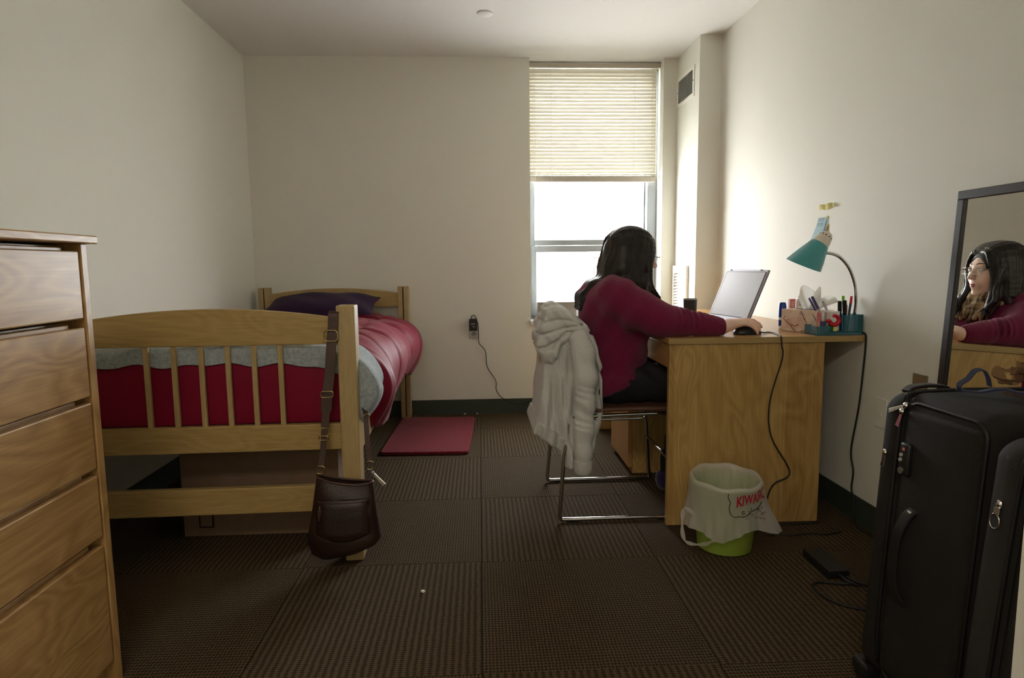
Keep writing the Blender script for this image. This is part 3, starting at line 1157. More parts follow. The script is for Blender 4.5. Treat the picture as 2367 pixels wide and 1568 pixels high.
back = spline([(-.487, 2.193, .80), (-.470, 2.205, .70), (-.440, 2.215, .60), (-.408, 2.205, .53), (-.397, 2.17, .48), (-.388, 2.13, .43), (-.376, 2.09, .372)], 5)
make('strap', B().ribbon(back, .018, .004, (.75, .65, 0)), M['strap'], bag, bev=.001)
def ring(c, w, h, r=.0022, ang=0):
    pts = [(c[0]+x*math.cos(ang), c[1]+x*math.sin(ang), c[2]+z) for x, z in rrect(-w/2, w/2, -h/2, h/2, min(w, h)*.3, 4)]
    return B().tube(pts, r, 6, closed=True)
make('strap_buckle', ring((-.4975, 2.136, .795), .045, .036), M['gold'], bag, smooth=180)
make('strap_ring', ring((-.514, 2.120, .600), .040, .020), M['gold'], bag, smooth=180)
make('strap_ring', ring((-.528, 2.106, .455), .030, .014), M['gold'], bag, smooth=180)
make('strap_ring', ring((-.539, 2.092, .350), .026, .026), M['gold'], bag, smooth=180)
make('strap_ring', ring((-.374, 2.084, .364), .020, .028), M['gold'], bag, smooth=180)
make('strap_ring', ring((-.400, 2.19, .505), .022, .016, ang=.8), M['gold'], bag, smooth=180)

# wall outlet with charger on the back wall
ou = thing('outlet_plate', 'steel outlet plate on the back wall under the black charger', 'outlet', (-.043, YB, .60))
make('cover_plate', B().box(-.078, -.010, YB-.005, YB, .526, .640), M['steel'], ou, bev=.002)
make('socket', B().cyl((-.043, YB-.008, .560), (-.043, YB-.004, .560), .017), M['greymetal'], ou, smooth=40)
make('socket', B().cyl((-.043, YB-.008, .608), (-.043, YB-.004, .608), .017), M['greymetal'], ou, smooth=40)
make('slot', B().box(-.050, -.048, YB-.0088, YB-.008, .558, .568).box(-.038, -.036, YB-.0088, YB-.008, .558, .568), M['black'], ou)
cg = thing('charger', 'black plug-in charger on the back wall with a thin cord trailing down', 'charger', (-.047, YB-.02, .625))
make('charger_body', B().box(-.074, -.020, YB-.040, YB-.0085, .582, .664), M['black'], cg, bev=.004)
make('printed_label', B().box(-.063, -.034, YB-.0408, YB-.0398, .626, .634).box(-.052, -.034, YB-.0408, YB-.0398, .608, .614), M['greymetal'], cg)
cord = [(-.060, YB-.03, .664), (-.058, YB-.03, .682), (-.044, YB-.022, .688), (-.030, YB-.012, .676), (-.015, YB-.010, .62), (-.012, YB-.008, .535), (-.007, YB-.008, .490), (.033, YB-.008, .439), (.044, YB-.008, .33), (.102, YB-.008, .232), (.104, YB-.008, .171), (.128, YB-.008, .125), (.155, YB-.012, .103), (.218, YB-.014, .071), (.263, YB-.014, .064), (.384, YB-.014, .086)]
make('cord', B().tube(spline(cord, 5), .0025, 6), M['rubber'], cg, smooth=180)

# plates on the right wall
o = make('switch_plate', B().box(XR-.006, XR, 2.005, 2.075, .56, .645), M['steel'], loc=(XR, 2.04, .6), bev=.002)
tag(o, 'steel wall plate on the right wall above the large suitcase', 'wall plate')
o = thing('phone_jack', 'pale wall plate on the right wall just left of the suitcase', 'wall plate', (XR, 2.24, .47))
make('cover_plate', B().box(XR-.005, XR, 2.205, 2.275, .41, .52), M['wall'], o, bev=.002)
make('jack', B().box(XR-.008, XR-.005, 2.228, 2.252, .455, .475), M['whitepl'], o, bev=.001)
o = make('storage_box', B().box(.400, .672, 4.395, 4.47, .6455, .768), M['greybox'], loc=(.536, 4.43, .6455), bev=.004)
tag(o, 'grey box standing on the window sill behind the hoodie', 'box')
for i, (x, y) in enumerate(((-.115, 4.338), (-.03, 4.342), (-.193, 1.917))):
    o = make('paper_scrap', B().box(x-.006, x+.006, y-.004, y+.004, .001, .006, rot=Matrix.Rotation(.5+i, 3, 'Z')), M['whitepl'], loc=(x, y, 0))
    tag(o, ['tiny white scrap on the carpet below the back wall outlet', 'smallest white speck against the back baseboard', 'tiny white scrap on the open carpet in front'][i], 'scrap')
# ------------------------------------------------------------ desk
dk = thing('desk', 'oak desk with flat end panel along the right wall', 'desk', (1.09, 3.1, 0))
make('desktop', B().box(.711, 1.474, 2.358, 3.88, .7185, .741), M['deskY'], dk, bev=.0025)
make('edge_band', B().box(.711, 1.474, 2.3555, 2.358, .7185, .741), M['deskX'], dk)
make('end_panel', B().box(.716, 1.322, 2.364, 2.388, .002, .7185), M['deskZ'], dk, bev=.002)
make('end_panel', B().box(.716, 1.30, 3.845, 3.868, .002, .7185), M['deskZ'], dk, bev=.002)
ap = make('pencil_drawer', B().box(.722, .742, 2.392, 3.0, .622, .712), M['deskY'], dk, bev=.002)
make('drawer_tray', B().box(.742, 1.10, 2.40, 2.99, .632, .70), M['oakX'], ap)
ped = make('pedestal', B().box(.735, 1.28, 3.003, 3.414, .0, .7185), M['deskZ'], dk, bev=.002)
for z0, z1 in ((.03, .335), (.345, .520), (.530, .705)):
    q = make('drawer', B().box(.7145, .735, 3.008, 3.409, z0, z1), M['deskY'], dk, bev=.002)
    make('drawer_pull', B().tube([(.7145, 3.20, z1-.03), (.695, 3.205, z1-.03), (.695, 3.285, z1-.03), (.7145, 3.29, z1-.03)], .004, 6), M['black'], q)
make('modesty_rail', B().box(1.30, 1.318, 2.39, 3.845, .55, .7185), M['deskY'], dk)

# ------------------------------------------------------------ chair
chx = thing('desk_chair', 'sled base chair with plywood shell pulled up to the desk', 'chair', (.55, 2.67, 0))
def seat(u, v):
    x = .375+.455*u
    y = 2.445+.455*v
    c = (2*v-1)
    z = .447-.012*(1-c*c)*(1-u)+.004*math.sin(u*3)
    if u > .86:
        k = (u-.86)/.14
        z -= .055*k*k
        x -= .02*k*k
    return (x, y, z)
make('seat', B().grid(seat, 26, 14), M['shelledge'], chx, smooth=180, solid=.013)
def backr(u, v):
    a, h2 = 2*u-1, v
    corner = max(0, abs(a)-.72)/.28
    z = .520+.320*h2
    z = .68+(z-.68)*(1-.28*corner**2.5)
    x = .262+.016*abs(a)**2-.012*math.sin(h2*math.pi)+.030*h2*h2
    return (x, 2.694+a*.208, z)
make('backrest', B().grid(backr, 26, 14), M['shell'], chx, smooth=180, solid=.012)
for s, yy in ((-1, 2.433), (1, 2.907)):
    yi = yy-s*.03
    pts = spline([(.330, yi, .60), (.345, yi, .43), (.322, yi+s*.012, .22), (.306, yy, .035)], 6)[:-1]
    pts += spline([(.305, yy, .030), (.309, yy, .014), (.328, yy, .0105)], 4)
    pts += spline([(.36, yy, .0105), (.70, yy, .0105), (.775, yy, .0105), (.790, yy, .014), (.793, yy, .032)], 4)
    pts += spline([(.790, yy, .05), (.765, yi, .30), (.752, yi, .408), (.740, yi, .425), (.715, yi, .428), (.50, yi, .424), (.36, yi, .420)], 6)
    make('sled_frame', B().tube(pts, .0085, 8), M['chrome'], chx, smooth=180)
    make('glide', B().box(.34, .385, yy-.009, yy+.009, 0, .006).box(.70, .745, yy-.009, yy+.009, 0, .006), M['black'], chx)
    br = spline([(.44, yi, .421), (.452, yi, .411), (.47, yi, .408), (.63, yi, .410), (.645, yi, .414), (.655, yi, .424)], 4)
    make('seat_bracket', B().tube(br, .005, 6), M['chrome'], chx, smooth=180)
make('cross_bar', B().tube([(.770, 2.46, .222), (.770, 2.88, .222)], .008, 8), M['chrome'], chx, smooth=180)

# ------------------------------------------------------------ hoodie over the chair back
hd = thing('hoodie', 'pale grey hooded sweatshirt draped over the chair back', 'hoodie', (.33, 2.66, .20))
def wob(X, Y, Z, f=1.0):
    return (np.sin(X*61*f+Z*9)*.35+np.sin(Y*53*f+Z*13+1.3)*.4+np.sin(Z*37*f+Y*41-X*29)*.25)
F = Field((.17, 2.36, .16), (.55, 3.0, .90), .0042)
def crease(F, poly, depth, w):
    sl, X, Y, Z = F.all()
    P = np.array(poly, float)
    d = np.full((F.n[0], 1, F.n[2]), 9.0)
    for i in range(len(P)-1):
        a, e = P[i], P[i+1]-P[i]
        wx, wz = X-a[0], Z-a[1]
        t = np.clip((wx*e[0]+wz*e[1])/(e @ e), 0, 1)
        d = np.minimum(d, (wx-e[0]*t)**2+(wz-e[1]*t)**2)
    F.F = (F.F+depth*np.exp(-d/w**2)*np.ones((1, F.n[1], 1))).astype(np.float32)
def polyprism(F, poly, y0, y1, r=.018, k=.012):
    sl, X, Y, Z = F.all()
    P = np.array(poly, float)
    d = np.full((F.n[0], 1, F.n[2]), 9.0)
    s = np.ones_like(d)
    for i in range(len(P)):
        a, b_ = P[i], P[i-1]
        e = b_-a
        wx, wz = X-a[0], Z-a[1]
        t = np.clip((wx*e[0]+wz*e[1])/(e @ e), 0, 1)
        d = np.minimum(d, (wx-e[0]*t)**2+(wz-e[1]*t)**2)
        c1, c2, c3 = Z >= a[1], Z < b_[1], e[0]*wz > e[1]*wx
        s = np.where((c1 & c2 & c3) | (~c1 & ~c2 & ~c3), -s, s)
    d = s*np.sqrt(d)+r
    fold = .009*np.sin(X*78+Z*9)+.005*np.sin(X*150-Z*22+1)
    q = np.abs(Y-(y0+y1)/2)-(y1-y0)/2+r+fold*np.clip((.78-Z)*5, 0, 1)
    D = np.minimum(np.maximum(d, q), 0)+np.sqrt(np.maximum(d, 0)**2+np.maximum(q, 0)**2)-r
    F.join(sl, D, k)
polyprism(F, [(.262, .81), (.246, .727), (.252, .624), (.238, .50), (.226, .414), (.214, .362), (.318, .295), (.40, .30), (.46, .345), (.486, .429), (.479, .568), (.444, .689), (.404, .775), (.34, .82)], 2.458, 2.83)
polyprism(F, [(.30, .60), (.305, .30), (.322, .205), (.43, .21), (.484, .429), (.46, .60)], 2.452, 2.51)
crease(F, [(.31, .74), (.318, .60), (.330, .45), (.36, .30)], .011, .008)
crease(F, [(.292, .70), (.280, .56), (.288, .43), (.30, .36)], .008, .010)
crease(F, [(.44, .66), (.452, .55), (.448, .44)], .008, .007)
F.disp(lambda X, Y, Z: .0030*wob(X, Y, Z*.5)+.0022*np.sin(X*170+Y*70+Z*24)*np.clip((.75-Z)*4, 0, 1))
V, Q = F.mesh(2)
make('hoodie_body', (V, Q), M['hoodie'], hd, smooth=180)
F = Field((.15, 2.36, .24), (.40, 3.0, .46), .0038)
polyprism(F, [(.220, .412), (.203, .357), (.316, .278), (.334, .334)], 2.449, 2.834, .012, .006)
F.disp(lambda X, Y, Z: .0014*np.sin((X*.55+Z*.83)*480)*0+.0012*np.sin((X*.83-Z*.55)*420))
V, Q = F.mesh(1)
make('hem_band', (V, Q), M['hoodrib'], hd, smooth=180)
# sleeve
F = Field((.30, 2.35, .17), (.50, 2.52, .80), .0036)
F.chain([(.385, 2.445, .735), (.398, 2.432, .68), (.404, 2.422, .58), (.402, 2.418, .48), (.398, 2.418, .38), (.396, 2.42, .29), (.396, 2.42, .245)], [.040, .044, .042, .038, .036, .035, .034], .02)
def wr(X, Y, Z):
    a = np.clip(1-np.abs(Z-.47)/.13, 0, 1)
    return .0030*a*np.sin(Z*175+X*70+2.2*np.sin(Z*47))+.0018*np.sin(X*90+Z*25)+.0016*np.sin(Z*60+X*30)
F.disp(wr)
V, Q = F.mesh(2)
make('sleeve', (V, Q), M['hoodie'], hd, smooth=180)
F = Field((.33, 2.36, .17), (.47, 2.48, .28), .0032)
F.chain([(.396, 2.42, .245), (.396, 2.42, .223)], [.0375, .0365], .01)
F.cut((0, 0, -1), -.199, .006)
F.disp(lambda X, Y, Z: .0010*np.sin(X*600)*np.cos(Y*100))
V, Q = F.mesh(1)
make('cuff', (V, Q), M['hoodrib'], hd, smooth=180)
# hood, bunched on top and folded down at the back
F = Field((.17, 2.36, .58), (.52, 2.95, .92), .0036)
polyprism(F, [(.296, .872), (.258, .846), (.238, .79), (.222, .735), (.226, .685), (.25, .640), (.283, .632), (.305, .675), (.318, .715), (.36, .735), (.415, .735), (.45, .66), (.462, .60), (.474, .60), (.458, .70), (.42, .785), (.37, .825), (.33, .855)], 2.436, 2.76, .024, .01)
F.ell((.262, 2.50, .685), (.036, .055, .044), .02)
crease(F, [(.225, .698), (.255, .703), (.294, .725), (.336, .760), (.395, .762), (.43, .72)], .015, .0065)
crease(F, [(.232, .750), (.286, .767), (.336, .779), (.395, .789), (.432, .750)], .010, .006)
crease(F, [(.250, .801), (.302, .812), (.353, .806), (.395, .789)], .008, .006)
crease(F, [(.255, .690), (.280, .705), (.300, .730)], .010, .006)
F.disp(lambda X, Y, Z: .0030*np.sin(Z*75+X*48+Y*22)+.003*np.sin(X*55-Y*60+Z*30)+.0015*np.sin(X*170+Z*140))
V, Q = F.mesh(2)
make('hood', (V, Q), M['hoodie'], hd, smooth=180)
make('zipper_tape', B().ribbon(spline([(.447, 2.452, .66), (.463, 2.450, .58), (.468, 2.447, .50), (.478, 2.444, .43)], 5), .008, .003, (.3, 1, 0)), M['greymetal'], hd)
make('zip_pull', B().box(.4605, .4645, 2.436, 2.440, .515, .535), M['black'], hd)

# ------------------------------------------------------------ the seated woman
PX, PY = .52, 2.67
HC = Vector((.640, 2.670, 1.053))
HR = Matrix.Rotation(R(4), 3, 'Z') @ Matrix.Rotation(R(6), 3, 'Y')
def Hd(x, y, z):
    return tuple(HC+HR @ Vector((x, y, z)))
def hell(F, c, r, k, neg=False):
    F.ell(Hd(*c), r, k, HR, neg)
def hcap(F, a, b, ra, rb=None, k=.01, neg=False):
    F.cap(Hd(*a), Hd(*b), ra, rb, k, neg)
SR, ER, WR = (.552, 2.512, .892), (.703, 2.438, .803), (.945, 2.430, .774)
SL, EL, WL = (.552, 2.828, .892), (.735, 2.895, .800), (.925, 2.835, .782)
F = Field((.34, 2.32, .0), (1.14, 3.0, 1.20), .0032)
# trunk, legs
F.ell((.555, 2.67, .80), (.115, .155, .15), .04).ell((.56, 2.67, .64), (.11, .155, .15), .04).ell((.53, 2.67, .535), (.125, .165, .085), .04)
F.chain([SR, (.56, 2.67, .915), SL], [.045, .06, .045], .04)
for s, kx in ((-1, .93), (1, .95)):
    y0 = PY+s*.09
    an = (.835, PY+s*.085, .10)
    F.chain([(.54, y0, .535), (kx, PY+s*.095, .535)], [.072, .052], .02)
    F.chain([(kx, PY+s*.095, .535), (.905, PY+s*.09, .35), an], [.05, .05, .034], .02)
    F.chain([(.825, PY+s*.085, .045), (.90, PY+s*.09, .035), (.985, PY+s*.095, .025)], [.033, .034, .022], .02)
# arms
for S, E, W in ((SR, ER, WR), (SL, EL, WL)):
    F.chain([S, E], [.048, .040], .02)
    F.chain([E, W], [.040, .0245], .02)
# neck and head
F.cap((.585, 2.67, .90), Hd(-.015, 0, -.085), .054, .050, .03)
hell(F, (-.010, 0, .026), (.092, .073, .090), .01)
hell(F, (.028, 0, -.038), (.058, .062, .080), .03)
hcap(F, (.020, -.035, -.062), (.060, -.012, -.095), .024, .020, .02)
hcap(F, (.020, .035, -.062), (.060, .012, -.095), .024, .020, .02)
hell(F, (.068, 0, -.098), (.020, .022, .018), .015)
for s in (-1, 1):
    hell(F, (.052, s*.036, -.030), (.032, .030, .034), .02)
    hell(F, (-.008, s*.074, -.012), (.022, .010, .032), .008)
hcap(F, (.076, -.030, .022), (.076, .030, .022), .011, .011, .016)
for s in (-1, 1):
    hell(F, (.099, s*.031, .002), (.018, .020, .011), .012, True)
hcap(F, (.084, 0, .012), (.104, 0, -.026), .0075, .0095, .012)
hell(F, (.106, 0, -.028), (.0095, .0105, .0090), .008)
for s in (-1, 1):
    hell(F, (.101, s*.0125, -.032), (.0095, .0065, .0065), .006)
hell(F, (.080, 0, -.060), (.017, .028, .024), .014)
hcap(F, (.096, -.021, -.0632), (.096, .021, -.0632), .0022, .0022, .004, True)
# right hand over the mouse
def finger(pts, rs):
    F.chain(pts, rs, .0045)
F.chain([WR, (.972, 2.434, .782)], [.0245, .0235], .012)
for dy in (-.024, -.010, .006, .020):
    F.cap((.972, 2.434+dy*.6, .783), (1.036-abs(dy)*.1, 2.449+dy, .797-abs(dy+.002)*.25), .0165, .0115, .012)
finger([(1.036, 2.471, .795), (1.072, 2.480, .791), (1.094, 2.483, .779), (1.106, 2.484, .768)], [.0100, .0088, .0080, .0066])
finger([(1.040, 2.455, .798), (1.078, 2.461, .794), (1.102, 2.463, .781), (1.114, 2.464, .769)], [.0104, .0092, .0082, .0068])
finger([(1.036, 2.439, .795), (1.070, 2.438, .788), (1.088, 2.437, .772), (1.096, 2.436, .758)], [.0098, .0088, .0078, .0064])
finger([(1.028, 2.425, .789), (1.056, 2.418, .780), (1.072, 2.415, .765), (1.079, 2.415, .750)], [.0090, .0080, .0070, .0058])
finger([(.984, 2.452, .782), (1.010, 2.482, .777), (1.036, 2.497, .767), (1.055, 2.499, .758)], [.0135, .0115, .0095, .0076])
# left hand resting on the laptop's palm rest
F.chain([WL, (.948, 2.822, .779)], [.0245, .022], .012)
for dy in (-.022, -.007, .008, .022):
    F.cap((.950, 2.824+dy*.6, .779), (1.008-abs(dy)*.15, 2.812+dy, .781), .0150, .0110, .012)
for k, (dy, ln) in enumerate(((-.026, .060), (-.009, .068), (.008, .064), (.025, .050))):
    x0 = 1.008-abs(dy)*.15
    finger([(x0, 2.812+dy, .781), (x0+ln*.45, 2.808+dy*1.15, .786), (x0+ln*.8, 2.806+dy*1.2, .778), (x0+ln, 2.806+dy*1.2, .770)], [.0098, .0086, .0077, .0064])
finger([(.955, 2.806, .776), (.985, 2.775, .774), (1.010, 2.764, .772)], [.0125, .0105, .0080])
V, Q = F.mesh(2)
woman = make('person', (V, Q), M['skin'], loc=(PX, PY, 0), smooth=180)
tag(woman, 'woman in a magenta sweater and glasses seated at the desk', 'person')
for s in (-1, 1):
    e = make('eye', B().sph(Hd(.0800, s*.031, .003), .0116, 14, 10), M['eye'], woman, smooth=180)
    make('iris', B().sph(Hd(.0880, s*.0315+.001, .0015), (.0045, .0055, .0055), 10, 8), M['iris'], e, smooth=180)
    make('eyelid', B().tube([Hd(.0905-.018*(a*a), s*.031+a*.0165, .0035+.0085*(1-a*a)) for a in np.linspace(-1, 1, 9)], .0030, 6), M['skin'], woman, smooth=180)
    make('eyelash', B().tube([Hd(.0932-.018*(a*a), s*.031+a*.0165, .0018+.0080*(1-a*a)) for a in np.linspace(-1, 1, 9)], .0011, 5), M['brow'], woman, smooth=180)
    make('eyebrow', B().tube([Hd(.0905-.016*(.5+.5*a)**2, s*(.013+.034*(.5+.5*a)), .0265+.0050*math.sin((.5+.5*a)*2.9)) for a in np.linspace(-1, 1, 9)], [.0014, .0019, .0021, .0021, .002, .0018, .0016, .0013, .0008], 6), M['brow'], woman, smooth=180)
make('lips', B().tube([Hd(.0965-.011*a*a, a*.0225, -.0600+.0014*(1-abs(a))-.002*a*a) for a in np.linspace(-1, 1, 11)], [.0008, .0022, .0031, .0036, .0036, .0032, .0036, .0036, .0031, .0022, .0008], 8)
     .tube([Hd(.0955-.012*a*a, a*.0205, -.0672+.003*a*a) for a in np.linspace(-1, 1, 11)], [.0008, .0024, .0034, .0041, .0044, .0045, .0044, .0041, .0034, .0024, .0008], 8), M['lip'], woman, smooth=180)

# sweater
F = Field((.36, 2.32, .46), (1.0, 3.0, 1.0), .0040)
F.ell((.560, 2.67, .81), (.142, .180, .155), .05).ell((.566, 2.67, .65), (.142, .182, .150), .05).ell((.550, 2.67, .54), (.152, .200, .095), .04)
F.ell((.545, 2.67, .880), (.120, .165, .085), .06)
for s in (-1, 1):
    F.ell((.640, PY+s*.07, .775), (.075, .075, .075), .04)
F.chain([SR, (.565, 2.67, .922), SL], [.064, .068, .064], .04)
F.chain([SR, (.63, 2.472, .840), ER, (.78, 2.434, .792)], [.068, .067, .057, .050], .05)
F.chain([(.78, 2.434, .795), (.86, 2.431, .786), (.905, 2.430, .779), (.953, 2.430, .774)], [.052, .043, .036, .0325], .02)
F.chain([SL, (.65, 2.865, .845), EL, (.82, 2.868, .795)], [.068, .068, .058, .050], .03)
F.chain([(.82, 2.868, .795), (.88, 2.850, .788), (.932, 2.832, .782)], [.050, .040, .0325], .02)
F.ell((.575, 2.67, .965), (.075, .070, .040), .02, neg=True)
def swf(X, Y, Z):
    arm = np.clip(1-np.abs(X-.81)/.07, 0, 1)*np.clip((Z-.77)*40, 0, 1)
    d = .0065*arm*np.sin(X*260+Y*40)
    rib = np.clip((X-.905)*60, 0, 1)
    d = d+.0012*rib*np.sin(np.arctan2(Z-.776, Y-2.43)*22)
    body = np.clip((.72-Z)*8, 0, 1)
    d = d+.002*body*np.sin(Z*85+X*40+Y*10)*np.clip((X-.45)*8, 0, 1)
    d = d+.005*np.sin(Z*40-X*55+Y*20)*np.clip((.70-X)*6, 0, 1)
    return d
F.disp(swf)
F.cut((.55, 0, -1), .55*.49-.478, .01)
F.cut((1, 0, 0), .949, .004)
V, Q = F.mesh(2)
make('sweater', (V, Q), M['sweater'], woman, smooth=180)
# trousers
F = Field((.36, 2.42, .06), (1.04, 2.92, .68), .0052)
F.ell((.550, 2.67, .530), (.135, .180, .088), .03)
for s, kx in ((-1, .93), (1, .95)):
    F.chain([(.56, PY+s*.092, .540), (.75, PY+s*.097, .536), (kx, PY+s*.098, .540)], [.089, .076, .062], .025)
    F.chain([(kx, PY+s*.098, .540), (.910, PY+s*.092, .35), (.845, PY+s*.086, .11)], [.062, .060, .046], .03)
F.disp(lambda X, Y, Z: .004*np.sin(X*70+Z*60+Y*30))
F.cut((0, 0, -1), -.455, .01) if False else None
V, Q = F.mesh(2)
make('trousers', (V, Q), M['jeans'], woman, smooth=180)
for s in (-1, 1):
    F = Field((.76, PY+s*.09-.07, -.005), (1.05, PY+s*.09+.07, .13), .004)
    F.chain([(.825, PY+s*.085, .043), (.90, PY+s*.09, .040), (.985, PY+s*.095, .032)], [.041, .043, .034], .02)
    F.ell((.83, PY+s*.085, .07), (.045, .040, .035), .02)
    F.cut((0, 0, -1), -.002, .004)
    V, Q = F.mesh(2)
    make('shoe', (V, Q), M['shoe'], woman, smooth=180)
# scarf
F = Field((.47, 2.52, .80), (.80, 2.82, 1.02), .0038)
ringp = [(.60+.078*math.cos(a)+.012, 2.67+.082*math.sin(a), .945-.018*math.cos(a)) for a in np.linspace(0, 2*math.pi, 25)]
F.chain(ringp, .025, .012)
F.chain([(p[0]*1.0, p[1], p[2]-.025) for p in ringp], .022, .008)
for k, yy in enumerate(np.linspace(2.612, 2.728, 7)):
    q = .010*math.cos((yy-2.67)*30)
    F.chain([(.672+q, yy, .925), (.702+q, yy+.3*(yy-2.67), .885), (.712+q, yy+.42*(yy-2.67), .835-.012*(k % 2))], [.014, .013, .008], .006)
F.disp(lambda X, Y, Z: .003*np.sin(np.arctan2(Y-2.67, X-.6)*9+Z*90))
V, Q = F.mesh(2)
make('scarf', (V, Q), M['scarf'], woman, smooth=180)
# hair
F = Field((.38, 2.52, .78), (.80, 2.82, 1.21), .0030)
hell(F, (-.016, 0, .020), (.104, .090, .100), .01)
for y in (-.045, 0, .045):
    F.chain([Hd(-.055, y, .02), Hd(-.070, y, -.06), Hd(-.100, y*.95, -.125), (.478, 2.67+y*1.1, .925), (.440, 2.67+y*1.15, .885), (.424, 2.67+y*1.1, .845)], [.055, .050, .038, .032, .029, .018], .02)
for s in (-1, 1):
    F.chain([Hd(.0, s*.055, .05), Hd(.008, s*.066, -.03), Hd(.015, s*.075, -.10), (.640, 2.67+s*.098, .915)], [.038, .036, .030, .018], .02)
    F.chain([Hd(-.04, s*.052, .03), Hd(-.045, s*.066, -.05), Hd(-.04, s*.076, -.11), (.585, 2.67+s*.105, .945)], [.042, .040, .032, .018], .02)
    F.chain([Hd(.052, s*.064, .055), Hd(.052, s*.075, -.01), Hd(.054, s*.073, -.08)], [.016, .018, .016], .012)
    F.chain([Hd(.054, s*.073, -.08), (.705, 2.67+s*.078, .915), (.725, 2.67+s*.07, .862)], [.016, .013, .005], .010)
    F.chain([Hd(.040, s*.076, -.08), (.688, 2.67+s*.088, .905), (.712, 2.67+s*.088, .845)], [.018, .014, .004], .010)
hell(F, (.112, 0, -.030), (.060, .060, .104), .010, True)
rng = random.Random(5)
for s in (-1, 1):
    for i in range(46):
        u = i/45
        x0 = -.105+.175*u+rng.uniform(-.004, .004)
        fr_ = x0 > .02
        hz = rng.uniform(-.006, .006)
        k = max(0, 1-((x0+.016)/.107)**2)**.5
        pts = [Hd(-.016+(x0+.016)*.9, s*.004, .020+.1015*k), Hd(x0*1.0, s*.058*k+s*.01, .020+.082*k+.004), Hd(x0*1.02, s*(.030+.064*k), .025+hz)]
        if x0 < -.045:
            pts += [Hd(x0*1.05-.012, s*(.028+.056*k), -.055), (.512+rng.uniform(-.02, .02), 2.67+s*(.02+.07*k), .955), (.452, 2.67+s*(.015+.065*k), .905+rng.uniform(-.01, .01)), (.412+rng.uniform(-.004, .01), 2.67+s*(.012+.06*k), .846+rng.uniform(-.012, .014))]
        elif x0 < .02:
            pts += [Hd(x0*.9, s*.102, -.05), Hd(x0*.9, s*.106, -.105), (.60+x0*.8, 2.67+s*(.118), .945), (.625+x0*1.0+rng.uniform(-.01, .02), 2.67+s*.128, .905+rng.uniform(-.01, .015))]
        else:
            pts += [Hd(.038+x0*.28, s*.094, -.03), Hd(.044+x0*.30, s*.092, -.09), (.708+rng.uniform(-.012, .010), 2.67+s*(.094+rng.uniform(-.008, .008)), .915), (.736+rng.uniform(-.018, .014), 2.67+s*(.084+rng.uniform(-.014, .012)), .866+rng.uniform(-.022, .02))]
        pts = spline(pts, 3)
        n_ = len(pts)
        F.chain([tuple(p) for p in pts], [.0058*(1-.55*(j/(n_-1))**3) for j in range(n_)], .004)
V, Q = F.mesh(1)
make('hair', (V, Q), M['hair'], woman, smooth=180)
# glasses
gl = B()
for s in (-1, 1):
    pts = [Hd(.1085-.006*abs(a/.024)*(1 if a*s > 0 else .3), s*.033+a, -.001+b) for a, b in rrect(-.025, .025, -.0135, .0135, .009, 5)]
    gl.tube(pts, .0009, 6, closed=True)
    gl.tube([Hd(.1045, s*.058, .006), Hd(.098, s*.066, .006), Hd(.04, s*.074, .005), Hd(-.02, s*.078, .002)], [.0020, .0020, .0016, .0012], 6)
gl.tube([Hd(.108, -.010, .003), Hd(.1115, 0, .006), Hd(.108, .010, .003)], .0013, 6)
g = make('glasses', gl, M['steel'], woman, smooth=180)
for s in (-1, 1):
    make('lens', B().prism([(s*.033+a, b-.001) for a, b in rrect(-.0245, .0245, -.013, .013, .009, 5)], 'X', -.0004, .0004), M['glass'], g, local=True).matrix_local = Matrix.Translation(Vector(Hd(.1060, 0, 0))-woman.location) @ HR.to_4x4()
# ------------------------------------------------------------ on the desk
ZD = .7412
# laptop
bl_, br_ = Vector((1.091, 3.000, ZD+.016)), Vector((1.143, 2.685, ZD+.016))
ctr = (bl_+br_)/2
dirx = (br_-bl_).normalized()          # along the hinge, towards the camera
ang = math.atan2(dirx.y, dirx.x)
lap = thing('laptop', 'open grey laptop with a blank screen on the desk in front of the woman', 'laptop', (ctr.x, ctr.y, ZD), ang)
W2 = (br_-bl_).length/2+.006
def lp(n, b, m, par=lap, **k):
    return make(n, b, M[m], par, local=True, **k)
# local: x along the hinge, y towards the wall (screen leans to +y), z up
base = lp('laptop_base', B().box(-W2, W2, -.225, .006, .001, .016), 'laptopgrey', bev=.003)
for r_ in range(5):
    for c_ in range(12):
        x = -W2+.022+c_*(2*W2-.044)/12
        make('key', B().box(x, x+.021, -.052-r_*.0185, -.0365-r_*.0185, .0162, .0176), M['black'], base, local=True)
make('touchpad', B().box(-.045, .045, -.212, -.158, .0158, .0163), M['laptopdark'], base, local=True)
tl = R(23)
RM = Matrix.Rotation(-tl, 3, 'X')
def lid(b):
    b.v = [tuple(RM @ Vector(p)+Vector((0, 0, .016))) for p in b.v]
    return b
ld = lp('lid', lid(B().box(-W2, W2, 0, .008, .002, .256)), 'laptopgrey', bev=.003)
make('lid_back', lid(B().box(-W2, W2, .0082, .0105, .002, .256)), M['laptopdark'], ld, local=True, bev=.001)
make('screen', lid(B().box(-W2+.011, W2-.011, -.0012, -.0004, .030, .244)), M['screen'], ld, local=True)
make('screen_gasket', lid(B().tube([(x, -.0008, z) for x, z in rrect(-W2+.010, W2-.010, .029, .245, .002, 2)], .0012, 4, closed=True)), M['laptopdark'], ld, local=True)
make('lid_bumper', lid(B().box(-W2+.035, -W2+.047, -.0025, -.0005, .250, .256).box(W2-.055, W2-.043, -.0025, -.0005, .250, .256)), M['black'], ld, local=True)
make('hinge', B().cyl((-W2+.03, .004, .016), (-W2+.08, .004, .016), .006).cyl((W2-.08, .004, .016), (W2-.03, .004, .016), .006), M['laptopdark'], lap, local=True, smooth=40)

